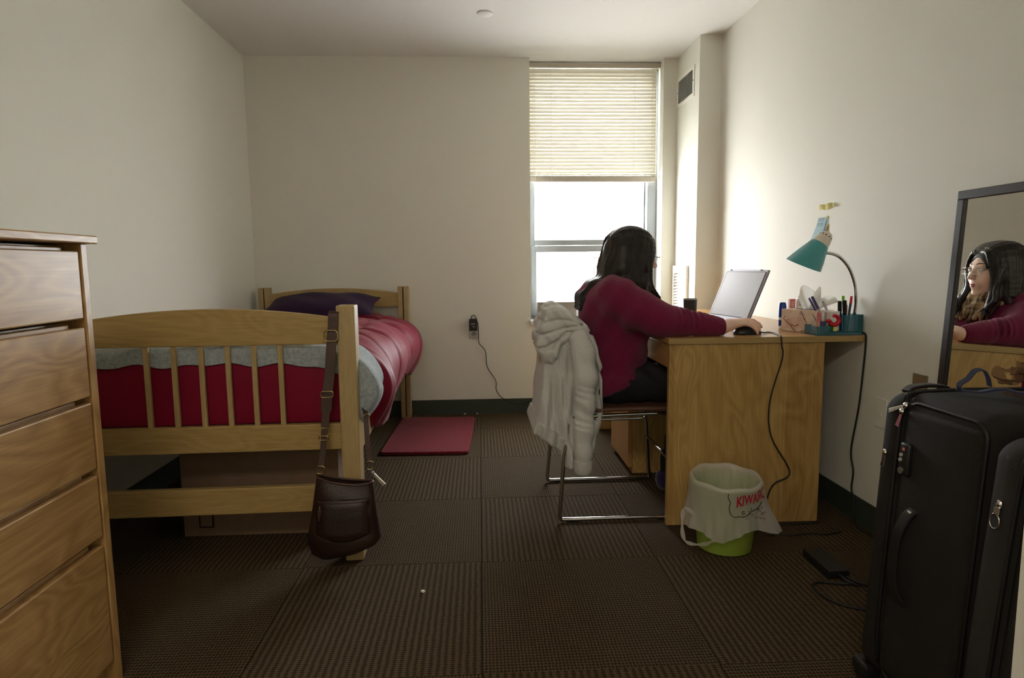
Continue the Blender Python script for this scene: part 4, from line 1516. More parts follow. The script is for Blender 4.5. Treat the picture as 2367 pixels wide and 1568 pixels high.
# mouse and cable
ms = thing('mouse', 'black computer mouse under the hand of the woman', 'mouse', (1.052, 2.455, ZD))
def mouse(u, v):
    a, e = 2*math.pi*u, v*math.pi/2
    ca, sa = math.cos(a), math.sin(a)
    x = .056*math.copysign(abs(ca)**.85, ca)*math.cos(e)
    y = .033*math.copysign(abs(sa)**.85, sa)*math.cos(e)
    z = .031*math.sin(e)*(1-.35*(x/.056)*.5)-.0
    return (1.054+x, 2.455+y, ZD+.002+z)
mb = B().grid(mouse, 28, 9, wrapu=True)
mb.f.append(tuple(range(27, -1, -1)))
mb.m.append(0)
make('mouse_body', mb, M['black'], ms, smooth=180)
make('scroll_wheel', B().cyl((1.086, 2.451, ZD+.024), (1.086, 2.459, ZD+.024), .008), M['rubber'], ms, smooth=40)
cab = spline([(1.108, 2.457, ZD+.008), (1.135, 2.475, ZD+.004), (1.160, 2.500, ZD+.003), (1.168, 2.47, ZD+.003), (1.160, 2.42, ZD+.003), (1.149, 2.375, ZD+.003), (1.143, 2.352, ZD-.002), (1.143, 2.347, ZD-.03), (1.148, 2.349, .657), (1.107, 2.352, .49), (1.118, 2.352, .353), (1.197, 2.352, .21), (1.137, 2.354, .163), (1.113, 2.353, .111), (1.110, 2.350, .05), (1.140, 2.345, .008), (1.17, 2.335, .005), (1.25, 2.338, .005), (1.32, 2.345, .005)], 6)
o = make('power_cable', B().tube(cab, .0028, 6), M['rubber'], loc=(1.14, 2.35, 0), smooth=180)
tag(o, 'thin black cable running over the desk edge and down its end panel', 'cable')

# tumbler
cu = thing('tumbler', 'matt black tumbler standing on the far part of the desk', 'cup', (1.078, 3.22, ZD))
make('tumbler_body', B().lathe([(.0, 0), (.031, .001), (.033, .004), (.036, .08), (.0365, .100), (.034, .100), (.031, .01), (.0, .008)], (1.078, 3.22, ZD), n=28), M['black'], cu, smooth=40)
make('rim_band', B().lathe([(.0368, .097), (.0372, .100), (.0368, .103), (.0345, .103), (.0342, .099)], (1.078, 3.22, ZD), n=28), M['greymetal'], cu, smooth=40)

# teal organizer lamp
LY = 2.385
la = thing('desk_lamp', 'gooseneck lamp with a teal shade and teal pencil tray base', 'lamp', (1.37, 2.42, ZD))
ox0, ox1, oy0, oy1 = 1.292, 1.470, 2.366, 2.468
make('tray', B().box(ox0, ox1, oy0, oy1, ZD, ZD+.010).box(ox0, 1.338, oy0, oy0+.003, ZD+.01, ZD+.036).box(ox0, 1.338, oy1-.003, oy1, ZD+.01, ZD+.036)
     .box(ox0, ox0+.003, oy0, oy1, ZD+.01, ZD+.036).box(1.336, 1.339, oy0, oy1, ZD+.01, ZD+.036), M['tealclear'], la, bev=.001)
make('tray_floor', B().box(1.3395, ox1, oy0+.001, oy1, ZD+.010, ZD+.016), M['tealpl'], la)
make('pencil_cup', B().box(1.395, 1.470, oy0, oy0+.003, ZD+.016, ZD+.078).box(1.395, 1.470, oy1-.003, oy1, ZD+.016, ZD+.078)
     .box(1.395, 1.398, oy0+.003, oy1-.003, ZD+.016, ZD+.078).box(1.467, 1.470, oy0+.003, oy1-.003, ZD+.016, ZD+.078), M['tealclear'], la, bev=.001)
make('switch_column', B().box(1.449, 1.4695, oy0-.001, oy0+.030, ZD+.010, ZD+.080), M['tealpl'], la, bev=.002)
make('divider', B().box(1.343, 1.346, oy0+.012, oy1, ZD+.016, ZD+.030), M['tealclear'], la)
s_ = .9815
def LP(x, z):
    return (x*s_, LY, 1.0208+(z-1.0208)*s_)
neck = spline([(1.450, LY+.012, ZD+.06), (1.449, LY+.006, ZD+.10), LP(1.474, .88), LP(1.465, .939), LP(1.440, .998), LP(1.406, 1.037), LP(1.375, 1.053), LP(1.345, 1.058)], 8)
make('gooseneck', B().tube(neck, [.0060+.0006*(k % 2) for k in range(len(neck))], 10), M['chrome'], la, smooth=180)
apex, mouth = Vector(LP(1.338, 1.124)), Vector(LP(1.251, 1.011))
axis = mouth-apex
axl = axis.length
Zx = axis.normalized()
side_ = Vector((0, 1, 0)).cross(Zx).normalized()
if side_.x > 0:
    side_ = -side_
Zq = Matrix((side_, Zx.cross(side_), Zx)).transposed()
apex.y = LY-.012
# the mouth of the shade is cut askew: its wall side hangs lower
def skew(b):
    for i, p in enumerate(b.v):
        q = Zq.transposed() @ (Vector(p)-apex)
        w = smooth01((q.z-.030)/(axl-.030))
        q.z += (.32*q.x-.24*q.y)*w
        b.v[i] = tuple(Zq @ q+apex)
    return b
make('shade', skew(B().lathe([(.0345, .042), (.046, .075), (.056, .105), (.0655, axl), (.0640, axl), (.0545, .105), (.0445, .075), (.033, .042)], apex, Zq, n=40)), M['teal'], la, smooth=50)
make('shade_lining', skew(B().lathe([(.033, .0425), (.0440, .075), (.0540, .105), (.0635, axl-.001)], apex, Zq, n=40)), M['offwhite'], la, smooth=50)
cap_ = make('socket_cap', B().lathe([(.004, -.012), (.016, -.010), (.023, 0), (.030, .022), (.0348, .044)], apex, Zq, n=36), M['offwhite'], la, smooth=50)
for k in range(12):
    a = 2*math.pi*k/12
    p = Vector((.0248*math.cos(a), .0248*math.sin(a), .006))
    nrm = Vector((math.cos(a), math.sin(a), -.3)).normalized()
    make('vent_hole', B().cyl(Zq @ (p-nrm*.001)+apex, Zq @ (p+nrm*.0006)+apex, .0028, n=10), M['black'], cap_)
make('switch_knob', B().cyl(Zq @ Vector((.010, 0, -.010))+apex, Zq @ Vector((.016, .004, -.028))+apex, .0035, n=12).cyl(Zq @ Vector((.0155, .004, -.026))+apex, Zq @ Vector((.0185, .005, -.036))+apex, .0055, n=12), M['gold'], la, smooth=40)
make('bulb', B().sph(Zq @ Vector((0, 0, .085))+apex, (.024, .024, .03), 16, 10), M['whitepl'], la, smooth=180)
make('lamp_cord', B().tube(spline([(1.466, 2.40, ZD+.012), (1.4725, 2.375, ZD+.010), (1.4735, 2.352, ZD+.002), (1.4725, 2.349, .70), (1.4715, 2.353, .617), (1.470, 2.367, .461), (1.470, 2.403, .277), (1.470, 2.381, .196), (1.470, 2.387, .123), (1.466, 2.36, .088), (1.45, 2.33, .03), (1.44, 2.26, .006), (1.46, 2.12, .005)], 7), .0034, 7), M['rubber'], la, smooth=180)

# pens and papers in the organizer
def pen(name, label, p0, p1, r, body, tip, frac=.35, cat='pen'):
    p0, p1 = Vector(p0), Vector(p1)
    q = p0.lerp(p1, 1-frac)
    t = thing(name, label, cat, tuple(p0))
    make('barrel', B().cyl(p0, q, r, n=12), M[body], t, smooth=40)
    make('pen_cap', B().tube([q, p0.lerp(p1, .985), p1], [r*1.18, r*1.12, r*.7], 12), M[tip], t, smooth=40)
    return t
M['purplepl'] = plain('purple_plastic', (84, 74, 128), 0.35)
M['silverpl'] = plain('silver_plastic', (198, 198, 196), 0.3, 0.3)
M['redpl'] = plain('red_plastic', (196, 16, 40), 0.35)
M['limepl'] = plain('lime_plastic', (124, 188, 40), 0.35)
M['pencil'] = plain('pink_pencil', (196, 140, 124), 0.5)
M['greenpad'] = plain('green_pad', (20, 96, 66), 0.7)
M['yellowpad'] = plain('yellow_pad', (214, 212, 118), 0.7)
M['cardblue'] = plain('blue_edge', (20, 44, 130), 0.5)
zb = ZD+.017
pen('marker', 'thick black marker, leftmost in the pencil cup', (1.405, 2.41, zb), (1.392, 2.400, .872), .0065, 'black', 'black', cat='marker')
pen('marker', 'black marker leaning in front in the pencil cup', (1.416, 2.395, zb), (1.402, 2.384, .876), .0068, 'black', 'black', cat='marker')
pen('pencil', 'worn pink pencil between the black markers and the green pen', (1.424, 2.40, zb), (1.414, 2.392, .858), .0045, 'silverpl', 'pencil', .3, 'pencil')
pen('felt_pen', 'black felt pen with a lime green cap in the pencil cup', (1.432, 2.425, zb), (1.428, 2.440, .890), .0050, 'black', 'limepl', .25)
pen('felt_pen', 'black felt pen with a red cap beside the lamp neck', (1.440, 2.425, zb), (1.462, 2.440, .888), .0050, 'black', 'redpl', .22)
pen('pen', 'silver and purple pen leaning far left over the tissue box', (1.372, 2.440, zb+.01), (1.302, 2.440, .889), .0048, 'silverpl', 'purplepl', .4)
pen('pen', 'slim dark pen just below the silver and purple pen', (1.366, 2.452, zb+.01), (1.302, 2.462, .882), .0036, 'silverpl', 'purplepl', .45)
pen('pen', 'grey pen leaning left behind the white index cards', (1.394, 2.452, zb+.03), (1.352, 2.450, .870), .0042, 'purplepl', 'silverpl', .5)
ic = thing('index_cards', 'stack of white index cards with a blue edge in the organizer', 'cards', (1.376, 2.40, zb))
make('card_stack', B().box(1.352, 1.384, 2.385, 2.455, zb, .833, rot=Matrix.Rotation(R(6), 3, 'Z')), M['whitepl'], ic, bev=.001)
make('blue_divider', B().box(1.3855, 1.3895, 2.387, 2.456, zb, .828, rot=Matrix.Rotation(R(6), 3, 'Z')), M['cardblue'], ic)
o = make('sticky_notes', B().box(1.356, 1.372, 2.372, 2.384, zb, .792), M['yellowpad'], loc=(1.364, 2.378, zb))
tag(o, 'pale yellow sticky notes standing before the index cards', 'sticky notes')
o = make('sticky_notes', B().box(1.342, 1.3555, 2.372, 2.384, zb, .795), M['greenpad'], loc=(1.349, 2.378, zb))
tag(o, 'dark green sticky notes beside the pale yellow ones', 'sticky notes')
td = thing('tape_dispenser', 'small red tape dispenser lying on top of the organizer', 'tape dispenser', (1.338, 2.380, .80))
ringpts = [(1.357+.018*math.cos(R(a)), 2.372, .800+.018*math.sin(R(a))) for a in range(-150, 120, 18)]
make('dispenser_body', B().tube(ringpts, [.006+.003*math.sin(k/14*3.1) for k in range(len(ringpts))], 10, flat=(0, 1, 0)).sph((1.337, 2.372, .797), (.011, .009, .008), 12, 8), M['redpl'], td, smooth=180)
make('tape_roll', B().cyl((1.353, 2.364, .802), (1.353, 2.381, .802), .0095, n=18), M['paper'], td, smooth=40)
def lipstick(label, x, y, cols):
    t = thing('lip_balm', label, 'lip balm', (x, y, ZD+.011))
    make('tube', B().cyl((x, y, ZD+.011), (x, y, ZD+.055), .0075, n=14), M[cols[0]], t, smooth=40)
    make('balm_cap', B().tube([(x, y, ZD+.0555), (x, y, ZD+.086), (x, y, ZD+.090)], [.008, .008, .006], 14), M[cols[1]], t, smooth=40)
lipstick('pink lip balm tube at the left end of the teal tray', 1.3035, 2.386, ('pencil', 'pink'))
lipstick('lilac lip balm tube in the middle of the teal tray', 1.3185, 2.382, ('purplepl', 'silverpl'))
lipstick('peach lip balm tube at the right end of the teal tray', 1.3305, 2.395, ('teal', 'pencil'))

# tissue box
tb = thing('tissue_box', 'floral printed tissue box on the desk beside the lamp', 'tissue box', (1.305, 2.535, ZD))
Rz = Matrix.Rotation(R(-63), 3, 'Z')
tc_ = Vector((1.338, 2.537, ZD))
def tbx(b):
    b.v = [tuple(Rz @ Vector(p)+tc_) for p in b.v]
    return b
bh = .090
make('box_shell', tbx(B().box(-.085, .085, -.050, .050, .0, bh)), M['floral'], tb, bev=.002)
make('opening', tbx(B().lathe([(.0005, bh+.0003), (.055, bh+.0003)], (0, 0, 0), Matrix.Diagonal((1, .5, 1)).to_3x3(), n=24)), M['dark'], tb)
br1 = B()
yb_ = -.0512
for path in ([(-.075, .052), (-.06, .040), (-.04, .028), (-.018, .024), (-.005, .03)], [(-.04, .028), (-.03, .014), (-.018, .004)], [(.006, .086), (.018, .066), (.032, .040), (.044, .022), (.052, .026)], [(.044, .022), (.030, .012), (.012, .004)], [(.02, .036), (.032, .028), (.044, .022)], [(.06, .075), (.07, .06), (.078, .045)]):
    br1.tube(spline([(x, yb_, z) for x, z in path], 4), .0011, 5)
make('printed_twig', tbx(br1), M['twig'], tb)
bl2 = B()
for x, z in ((-.066, .058), (-.052, .046), (.004, .074), (.024, .055), (-.005, .030), (.05, .028), (.012, .005)):
    bl2.lathe([(.0003, 0), (.0042, 0)], (x, yb_+.0006, z), Matrix.Rotation(R(90), 3, 'X'), n=7)
make('printed_blossom', tbx(bl2), M['pencil'], tb)
def tiss(u, v):
    a = 2*u-1
    spread = .016+.050*v
    x = a*spread*1.0+.012*v
    y = .006*math.sin(a*9+v*2)+.018*v*math.sin(a*4.2+.6)
    z = bh-.004+v*(.098-.030*abs(a)-.016*math.sin(a*7+1))
    return (x, y, z)
make('tissue', tbx(B().grid(tiss, 40, 14)), M['paper'], tb, smooth=180)
def tiss2(u, v):
    a = 2*u-1
    return (.030+a*(.012+.042*v)+.045*v*v, .010+.012*math.sin(a*6)*v+.02*v, bh-.004+v*.062-.02*v*abs(a))
make('tissue_fold', tbx(B().grid(tiss2, 26, 12)), M['paper'], tb, smooth=180)
# bottles and packets behind the tissue box
bo = thing('lotion_bottle', 'small blue bottle with white base behind the tissue box', 'bottle', (1.297, 2.668, ZD))
make('bottle_body', B().lathe([(.0, 0), (.015, .001), (.0155, .004), (.0155, .048)], (1.297, 2.668, ZD), n=20, cap0=True), M['whitepl'], bo, smooth=40)
make('bottle_cap', B().lathe([(.0158, .048), (.0158, .088), (.014, .106), (.010, .112), (.0003, .112)], (1.297, 2.668, ZD), n=20), M['blue'], bo, smooth=40)
make('bottle_label', B().lathe([(.0157, .012), (.0157, .036)], (1.297, 2.668, ZD), n=20), M['cardblue'], bo, smooth=40)
def packet(label, x, y, w, h, m, lines):
    t = thing('packet', label, 'packet', (x, y, ZD))
    q = make('carton', B().box(x-w/2, x+w/2, y-.008, y+.008, ZD, ZD+h), M[m], t, bev=.001)
    pb = B()
    for z0, z1, a, b in lines:
        pb.box(x-w/2+a*w, x-w/2+b*w, y-.0086, y-.0079, ZD+h-z1, ZD+h-z0)
    make('printed_lines', pb, M['blackink' if m == 'whitepl' else 'offwhite'], q)
packet('pink packet standing between the blue bottle and the white packet', 1.333, 2.66, .024, .126, 'pink', ((.012, .016, .3, .8), (.020, .024, .25, .8), (.028, .032, .3, .75)))
packet('white packet with a dark top line behind the tissue', 1.363, 2.645, .030, .134, 'whitepl', ((.002, .0055, .2, .8), (.016, .019, .15, .8), (.023, .026, .15, .9), (.031, .034, .12, .7)))

# notes on the wall
nt_ = thing('paper_note', 'pale blue note with faint pencil lines stuck on the wall above the lamp', 'note', (XR, 2.69, 1.18))
def note(u, v):
    y = 2.742-.070*u-.012*(1-v)*0+.020*(1-v)
    z = 1.213-.094*(1-v)
    x = XR-.0015-.022*(1-v)**1.6*(1-u*.3)
    return (x, y, z)
make('front_sheet', B().grid(note, 8, 12), M['note'], nt_, smooth=180)
make('back_sheet', B().grid(lambda u, v: (XR-.0008-.006*(1-v)**2, 2.730-.068*u-.006*(1-v), 1.214-.096*(1-v)), 6, 8), M['note'], nt_, smooth=180)
for k, zz in enumerate((.93, .86, .74, .70, .64)):
    pts = [Vector(note(.12+u*.6, zz))+Vector((-.0006, 0, 0)) for u in np.linspace(0, 1, 6)]
    make('pencil_line', B().tube(pts, .0008, 4), M['ink'], nt_)
make('note_tape', B().box(XR-.0025, XR-.0005, 2.662, 2.676, 1.205, 1.217), M['notey'], nt_)
yt = thing('tape_strip', 'crinkled strip of yellow tape stuck high on the wall', 'tape', (XR, 2.64, 1.26))
def tape(u, v):
    y = 2.742-.135*u
    e = math.sin(min(1, max(0, u))*math.pi)**.5
    z = 1.243+.005*u+.024*v*(.15+.85*e)+.004*math.sin(u*9)
    x = XR-.001-.012*abs(math.sin(u*7.5))*(.3+.7*v)
    return (x, y, z)
make('tape_piece', B().grid(tape, 22, 5), M['notey'], yt, smooth=180)

# ------------------------------------------------------------ mirror leaning on the right wall
mr = thing('mirror', 'tall dark framed mirror leaning against the right wall', 'mirror', (1.40, 1.72, 0))
nrm = Vector((-.9989, -.0105, .0452)).normalized()
upv = (Vector((0, 0, 1))-nrm*nrm.z).normalized()
rgt = upv.cross(nrm)
if rgt.y > 0:
    rgt = -rgt
TLc = Vector((1.460, 1.899, 1.231))
def MP(a, b, c=0):
    return tuple(TLc+rgt*a-upv*b+nrm*c)
def mbox(b, a0, a1, b0, b1, c0, c1):
    v = [MP(a, bb, c) for c in (c0, c1) for bb in (b0, b1) for a in (a0, a1)]
    return b.add(v, [(0, 2, 3, 1), (4, 5, 7, 6), (0, 1, 5, 4), (2, 6, 7, 3), (0, 4, 6, 2), (1, 3, 7, 5)])
Wm, Hm, fr = .365, 1.228, .026
make('frame', mbox(mbox(mbox(mbox(B(), 0, Wm, 0, fr, -.012, .006), 0, Wm, Hm-fr, Hm, -.012, .006), 0, fr, fr, Hm-fr, -.012, .006), Wm-fr, Wm, fr, Hm-fr, -.012, .006), M['frame'], mr, bev=.002)
make('mirror_glass', mbox(B(), fr-.002, Wm-fr+.002, fr-.002, Hm-fr+.002, -.006, -.002), M['mirror'], mr)

# ------------------------------------------------------------ suitcases
def rbox(b, x0, x1, y0, y1, z0, z1, r, n=4):
    """box with rounded edges all round"""
    c = ((x0+x1)/2, (y0+y1)/2, (z0+z1)/2)
    h = ((x1-x0)/2, (y1-y0)/2, (z1-z0)/2)
    N = 2*n
    def f(u, v):
        th, ph = 2*math.pi*u, math.pi*(v-.5)
        d = Vector((math.cos(ph)*math.cos(th), math.cos(ph)*math.sin(th), math.sin(ph)))
        return tuple(c[i]+math.copysign(max(0, h[i]-r), d[i])*min(1, abs(d[i])*60)+d[i]*r for i in range(3))
    # sample densely near the corners
    us = []
    for k in range(4):
        a = k*90
        us += [a+.02+89.96*j/N for j in range(N+1)]
    vs = [-90+.0]+[-89.98+89.96*j/N for j in range(N+1)]+[.02+89.96*j/N for j in range(N+1)]+[90]
    v = [f(u/360, t/180+.5) for t in vs for u in us]
    f_ = []
    nu = len(us)
    for j in range(len(vs)-1):
        for i in range(nu):
            i2 = (i+1) % nu
            f_.append((j*nu+i, j*nu+i2, (j+1)*nu+i2, (j+1)*nu+i))
    return b.add(v, f_)
def oval_edge(x, y0, y1, z0, z1, r, n=8):
    return [(x, a, b) for a, b in rrect(y0, y1, z0, z1, r, n)]
def suitcase(label, x0, x1, y0, y1, z1, cm, group=None):
    t = thing('suitcase', label, 'suitcase', ((x0+x1)/2, (y0+y1)/2, 0))
    ym = y1-.088
    make('shell', rbox(B(), x0+.006, x1, y0, ym+.012, .055, z1, .038), M[cm], t, smooth=60)
    make('front_pocket', rbox(B(), x0+.003, x1-.02, ym-.02, y1, .050, z1-.010, .05), M[cm], t, smooth=60)
    # piping round the side face and the zip channel
    xe = x0+.008
    make('piping', B().tube([(x0+.010, a, b) for a, b in rrect(y0+.014, ym-.012, .075, z1-.020, .035, 5)], .0042, 6, closed=True), M['piping'], t, smooth=180)
    make('main_zipper', B().tube(spline([(x0+.014, ym+.004, .09), (x0+.003, ym+.003, .20), (x0+.003, ym+.003, z1-.10), (x0+.014, ym+.003, z1-.028), (x0+.05, ym+.003, z1-.002), (x1-.05, ym+.003, z1-.002)], 6), .0045, 6), M['piping'], t, smooth=180)
    make('side_panel', rbox(B(), x0-.002, x0+.03, y0+.022, ym-.020, .09, z1-.032, .015), M[cm], t, smooth=60)
    for yy in (y0+.05, y1-.035):
        for xx in (x0-.012, x1-.05):
            w = make('wheel', B().cyl((xx-.012, yy, .026), (xx+.012, yy, .026), .026, n=20), M['rubber'], t, smooth=40)
            make('wheel_housing', B().box(xx-.022, xx+.022, yy-.028, yy+.028, .030, .064), M['black'], w, bev=.008)
    return t
def pull(t, p, q, m='chrome'):
    p, q = Vector(p), Vector(q)
    z = make('zip_pull', B().sph(p, (.006, .007, .008), 10, 8).ribbon([p, p.lerp(q, .5), q], [.007, .009, .012], .0028, (0, 1, 0)), M[m], t, bev=.0008)
    return z
def lean(t, k):
    """the soft sides splay out towards the floor"""
    for c in t.children:
        if c.name.startswith('wheel'):
            continue
        for q in [c]+list(c.children):
            for v in q.data.vertices:
                v.co.x += k*(v.co.z-.70)
S1 = suitcase('large black suitcase standing in front of the leaning mirror', .935, 1.385, 1.100, 1.436, .735, 'canvas')
# combination lock and side grip on the face towards the room
lk = make('lock', rbox(B(), .922, .938, 1.292, 1.322, .555, .628, .007), M['black'], S1, smooth=60)
make('lock_dial', B().cyl((.919, 1.312, .601), (.924, 1.312, .601), .004).cyl((.919, 1.313, .590), (.924, 1.313, .590), .004), M['silverpl'], lk)
make('lock_key_plate', B().cyl((.9195, 1.309, .567), (.924, 1.309, .567), .0075), M['steel'], lk, smooth=40)
make('lock_button', B().box(.9200, .923, 1.304, 1.309, .612, .618), M['pink'], lk)
hp = spline([(.936, 1.270, .490), (.922, 1.272, .478), (.907, 1.274, .44), (.903, 1.275, .385), (.907, 1.274, .33), (.921, 1.272, .292), (.936, 1.270, .278)], 5)
gr = make('side_handle', B().ribbon(hp, .026, .009, (0, 1, 0)), M['piping'], S1, bev=.003)
make('handle_rivet', B().sph((.925, 1.270, .486), (.005, .006, .004), 10, 6), M['steel'], gr)
pull(S1, (.940, 1.340, .704), (.932, 1.384, .682))
pull(S1, (.935, 1.343, .690), (.931, 1.350, .655))
pull(S1, (.934, 1.384, .585), (.931, 1.386, .552))
tp = spline([(.960, 1.375, .728), (.975, 1.377, .737), (1.01, 1.378, .741), (1.05, 1.378, .737), (1.06, 1.377, .728)], 5)
make('top_handle', B().ribbon(tp, .024, .008, (0, 1, 0)), M['piping'], S1, bev=.002)
lean(S1, .05)
# ribbons tied on top
rb = thing('ribbon_loop', 'navy ribbon loop tied on top of the large suitcase', 'ribbon', (1.06, 1.30, .735))
lpath = spline([(1.030, 1.30, .742), (1.028, 1.30, .757), (1.046, 1.30, .770), (1.060, 1.30, .786), (1.078, 1.30, .788), (1.090, 1.30, .772), (1.096, 1.30, .752)], 6)
make('loop', B().ribbon(lpath, .013, .002, (0, 1, .25)), M['navy'], rb, smooth=60)
make('tie_band', B().ribbon(spline([(1.030, 1.312, .745), (1.06, 1.29, .742), (1.095, 1.268, .752), (1.13, 1.245, .745), (1.19, 1.20, .741), (1.25, 1.16, .740)], 5), [.012]*6+[.018]*6+[.028]*9+[.034]*5, .004, (.4, .9, 0)), M['navy'], rb, smooth=60)
bw2 = thing('organza_bow', 'sheer brown ribbon bow on top of the large suitcase', 'bow', (1.125, 1.26, .735))
def bow(cx, cy, cz, sx, sz, ph):
    def f(u, v):
        a = 2*math.pi*u
        r = .55+.45*math.sin(a/2+ph)**2
        return (cx+sx*math.cos(a)*r+.004*math.sin(v*6), cy-.014+.034*v+.006*math.sin(a*3+ph), cz+sz*math.sin(a)*r+.005*math.sin(a*5+v*3))
    return f
make('bow_loop', B().grid(bow(1.112, 1.262, .778, .028, .020, .4), 28, 6, wrapu=True), M['organza'], bw2, smooth=180)
make('bow_loop', B().grid(bow(1.150, 1.258, .790, .032, .028, 1.6), 28, 6, wrapu=True), M['organza'], bw2, smooth=180)
def tail(u, v):
    return (1.075+.14*u, 1.225-.085*u+.02*v+.012*math.sin(u*11), .742+.006*math.sin(u*17+v*2)+.004)
make('bow_tail', B().grid(tail, 24, 5), M['organza'], bw2, smooth=180)

S2 = suitcase('smaller charcoal suitcase at the right edge, nearest the camera', .917, 1.36, .835, 1.090, .722, 'canvas2')
z_ = make('zip_pull', B().sph((.917, 1.036, .595), (.006, .007, .008), 10, 8).box(.912, .918, 1.030, 1.042, .576, .590), M['chrome'], S2, bev=.001)
make('pull_ring', B().tube([(.914, 1.038+.0105*math.cos(a), .563+.0135*math.sin(a)) for a in np.linspace(0, 2*math.pi, 15)[:-1]], .0018, 6, closed=True), M['chrome'], z_, smooth=180)

lean(S2, .08)
# ------------------------------------------------------------ waste bin and liner
BC = Vector((.872, 2.172, 0))
bn = thing('waste_bin', 'green plastic waste bin standing on the carpet by the desk', 'bin', tuple(BC))
make('bin_body', B().lathe([(.0005, .001), (.088, .001), (.0945, .006), (.118, .236), (.124, .244), (.121, .248), (.114, .240), (.090, .010), (.0005, .008)], BC, n=48), M['green'], bn, smooth=40)
ln = thing('bin_liner', 'white translucent carrier bag lining the green waste bin', 'bag', tuple(BC))
def hemz(a):
    # a: angle, -pi/2 faces the camera, 0 the wall side
    d = (a+math.pi/2+math.pi) % (2*math.pi)-math.pi      # 0 = towards camera, + = right
    z = .100-.035*math.exp(-((d+.75)/.5)**2)+.012*math.sin(d*5)+.03*abs(d)/math.pi
    return z, d
def liner(u, v):
    a = 2*math.pi*u
    hz, d = hemz(a)
    wr_ = .0035*math.sin(a*9+v*8)+.0025*math.sin(a*17-v*15)+.002*math.sin(a*31)
    rimz = .262+.004*math.sin(d-2.2)+.003*math.sin(a*7)+.006*math.cos(d-2.9)
    if v < .42:                        # inside
        t = v/.42
        r = .086+(.110-.086)*t+wr_*.5
        z = .012+(rimz-.022)*t
    elif v < .56:                      # over the rim
        t = (v-.42)/.14
        r = .110+.018*t
        z = rimz-.010+.012*math.sin(t*math.pi)+.004*t
    else:                              # skirt
        t = (v-.56)/.44
        fl = .010+.052*math.exp(-((d-.95)/.38)**2)+.020*math.exp(-((d+1.35)/.35)**2)+.02*math.exp(-((abs(d)-math.pi)/.8)**2)
        r = .128+fl*t**1.3-.004*math.sin(t*math.pi)+wr_*t
        z = rimz-.006-(rimz-.006-hz)*t
    return (BC.x+r*math.cos(a), BC.y+r*math.sin(a), z)
make('liner_film', B().grid(liner, 160, 54, wrapu=True), M['film'], ln, smooth=180)
def skirt_pt(d, t, out=.0012):
    a = d-math.pi/2
    p = Vector(liner((a/(2*math.pi)) % 1, .56+.44*t))
    rad = Vector((math.cos(a), math.sin(a), 0))
    return p+rad*out
hl = spline([skirt_pt(-1.15, .72), (.735, 2.115, .150), (.705, 2.115, .172), (.697, 2.115, .13), (.702, 2.112, .065), (.725, 2.105, .045), (.765, 2.085, .050), skirt_pt(-.62, .99)], 6)
make('liner_handle', B().ribbon(hl, [.012+.006*math.sin(k*.9) for k in range(len(hl))], .003, (.3, -.6, .7)), M['film'], ln, smooth=60)
# red lettering and black outline printed on the skirt
cu_ = bpy.data.curves.new('lettering', 'FONT')
cu_.body = 'KIWAЯC'
cu_.size = .042
cu_.offset = .0011
cu_.space_character = 1.0
tmp = bpy.data.objects.new('lettering', cu_)
COL.objects.link(tmp)
bpy.context.view_layer.update()
me_ = tmp.evaluated_get(bpy.context.evaluated_depsgraph_get()).to_mesh()
tv = [tuple(v.co) for v in me_.vertices]
tf = [tuple(p.vertices) for p in me_.polygons]
bpy.data.objects.remove(tmp)
w_ = max(v[0] for v in tv)
def on_skirt(x, y):
    d = -.10+(x/w_)*.95
    return skirt_pt(d, .34-.12*(x/w_)-y*8.0, .0022)
make('printed_lettering', B().add([on_skirt(v[0], v[1]) for v in tv], tf), M['redink'], ln)
ol = [(-.30, .02), (-.31, .10), (-.25, .20), (-.28, .30), (-.24, .44), (-.12, .54), (.0, .56), (.10, .60), (.22, .56), (.38, .48), (.56, .40), (.70, .30)]
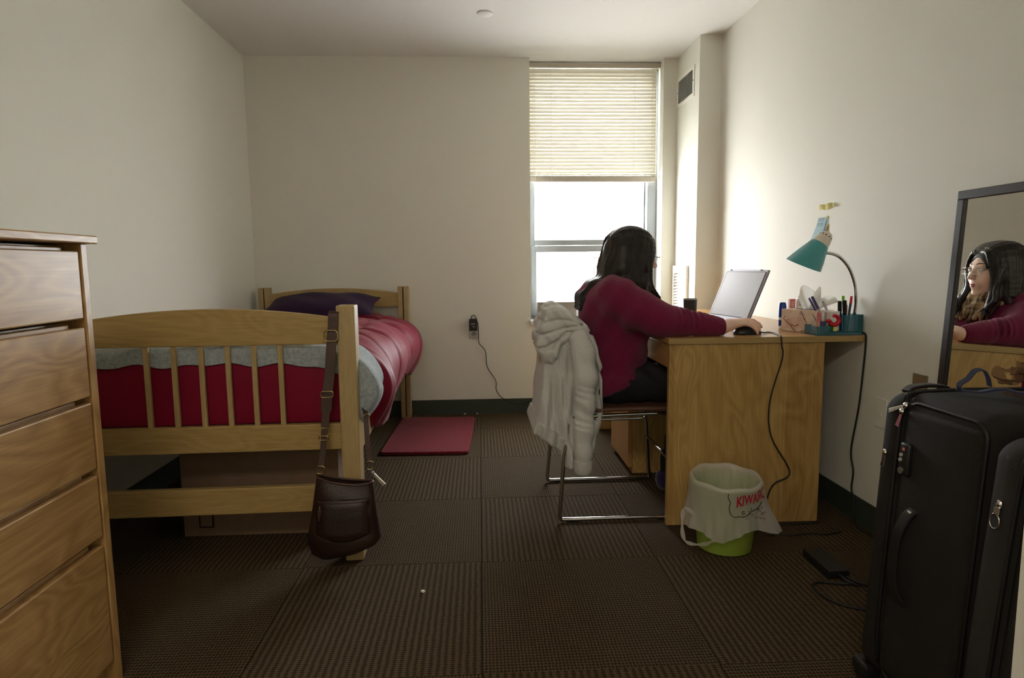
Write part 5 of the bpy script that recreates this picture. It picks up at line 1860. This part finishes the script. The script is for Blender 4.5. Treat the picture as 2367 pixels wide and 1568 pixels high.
make('printed_outline', B().tube([skirt_pt(p.x, p.y, .0022) for p in spline([(a, b, 0) for a, b in ol], 6)], .0014, 5)
     .tube([skirt_pt(.10+.035*math.cos(q), .50+.035*math.sin(q), .0022) for q in np.linspace(.4, 5.8, 14)], .0013, 5), M['blackink'], ln)
rg = random.Random(3)
sp_ = B()
for k in range(46):
    d, t = rg.uniform(.15, .75), rg.uniform(.42, .70)
    p = skirt_pt(d, t, .0018)
    sp_.sph(p, .0016, 5, 4)
sp = make('printed_speckle', sp_, M['blackink'], ln)
sp['kind'] = 'stuff'

# ------------------------------------------------------------ power brick and floor cords
pb = thing('power_brick', 'black laptop power brick lying on the carpet beside the suitcase', 'power brick', (1.15, 1.99, 0))
make('brick_body', B().box(1.112, 1.184, 1.905, 2.075, .001, .031), M['black'], pb, bev=.005)
loop = spline([(1.150, 1.905, .016), (1.155, 1.885, .010), (1.165, 1.865, .006), (1.12, 1.872, .005), (1.07, 1.885, .005), (1.04, 1.865, .005), (1.035, 1.81, .005), (1.06, 1.755, .005), (1.12, 1.715, .005), (1.20, 1.70, .005), (1.30, 1.72, .005), (1.40, 1.78, .005), (1.45, 1.86, .005)], 6)
make('output_cord', B().tube(loop, .0045, 7), M['rubber'], pb, smooth=180)
make('strain_relief', B().tube([(1.148, 1.908, .016), (1.153, 1.875, .012), (1.18, 1.845, .008)], [.006, .0055, .0045], 8), M['rubber'], pb, smooth=180)
c2 = spline([(1.165, 1.895, .014), (1.20, 1.86, .006), (1.26, 1.86, .005), (1.36, 1.90, .005), (1.44, 1.96, .005)], 6)
make('mains_cord', B().tube(c2, .0042, 7), M['rubber'], pb, smooth=180)
o = make('floor_cord', B().tube(spline([(1.06, 2.245, .004), (1.083, 2.245, .005), (1.114, 2.254, .005), (1.146, 2.236, .005), (1.189, 2.240, .005), (1.245, 2.25, .005), (1.285, 2.235, .005), (1.35, 2.25, .005)], 6), .003, 6), M['rubber'], loc=(1.2, 2.24, 0), smooth=180)
tag(o, 'thin dark cord wriggling over the carpet between bin and wall', 'cord')
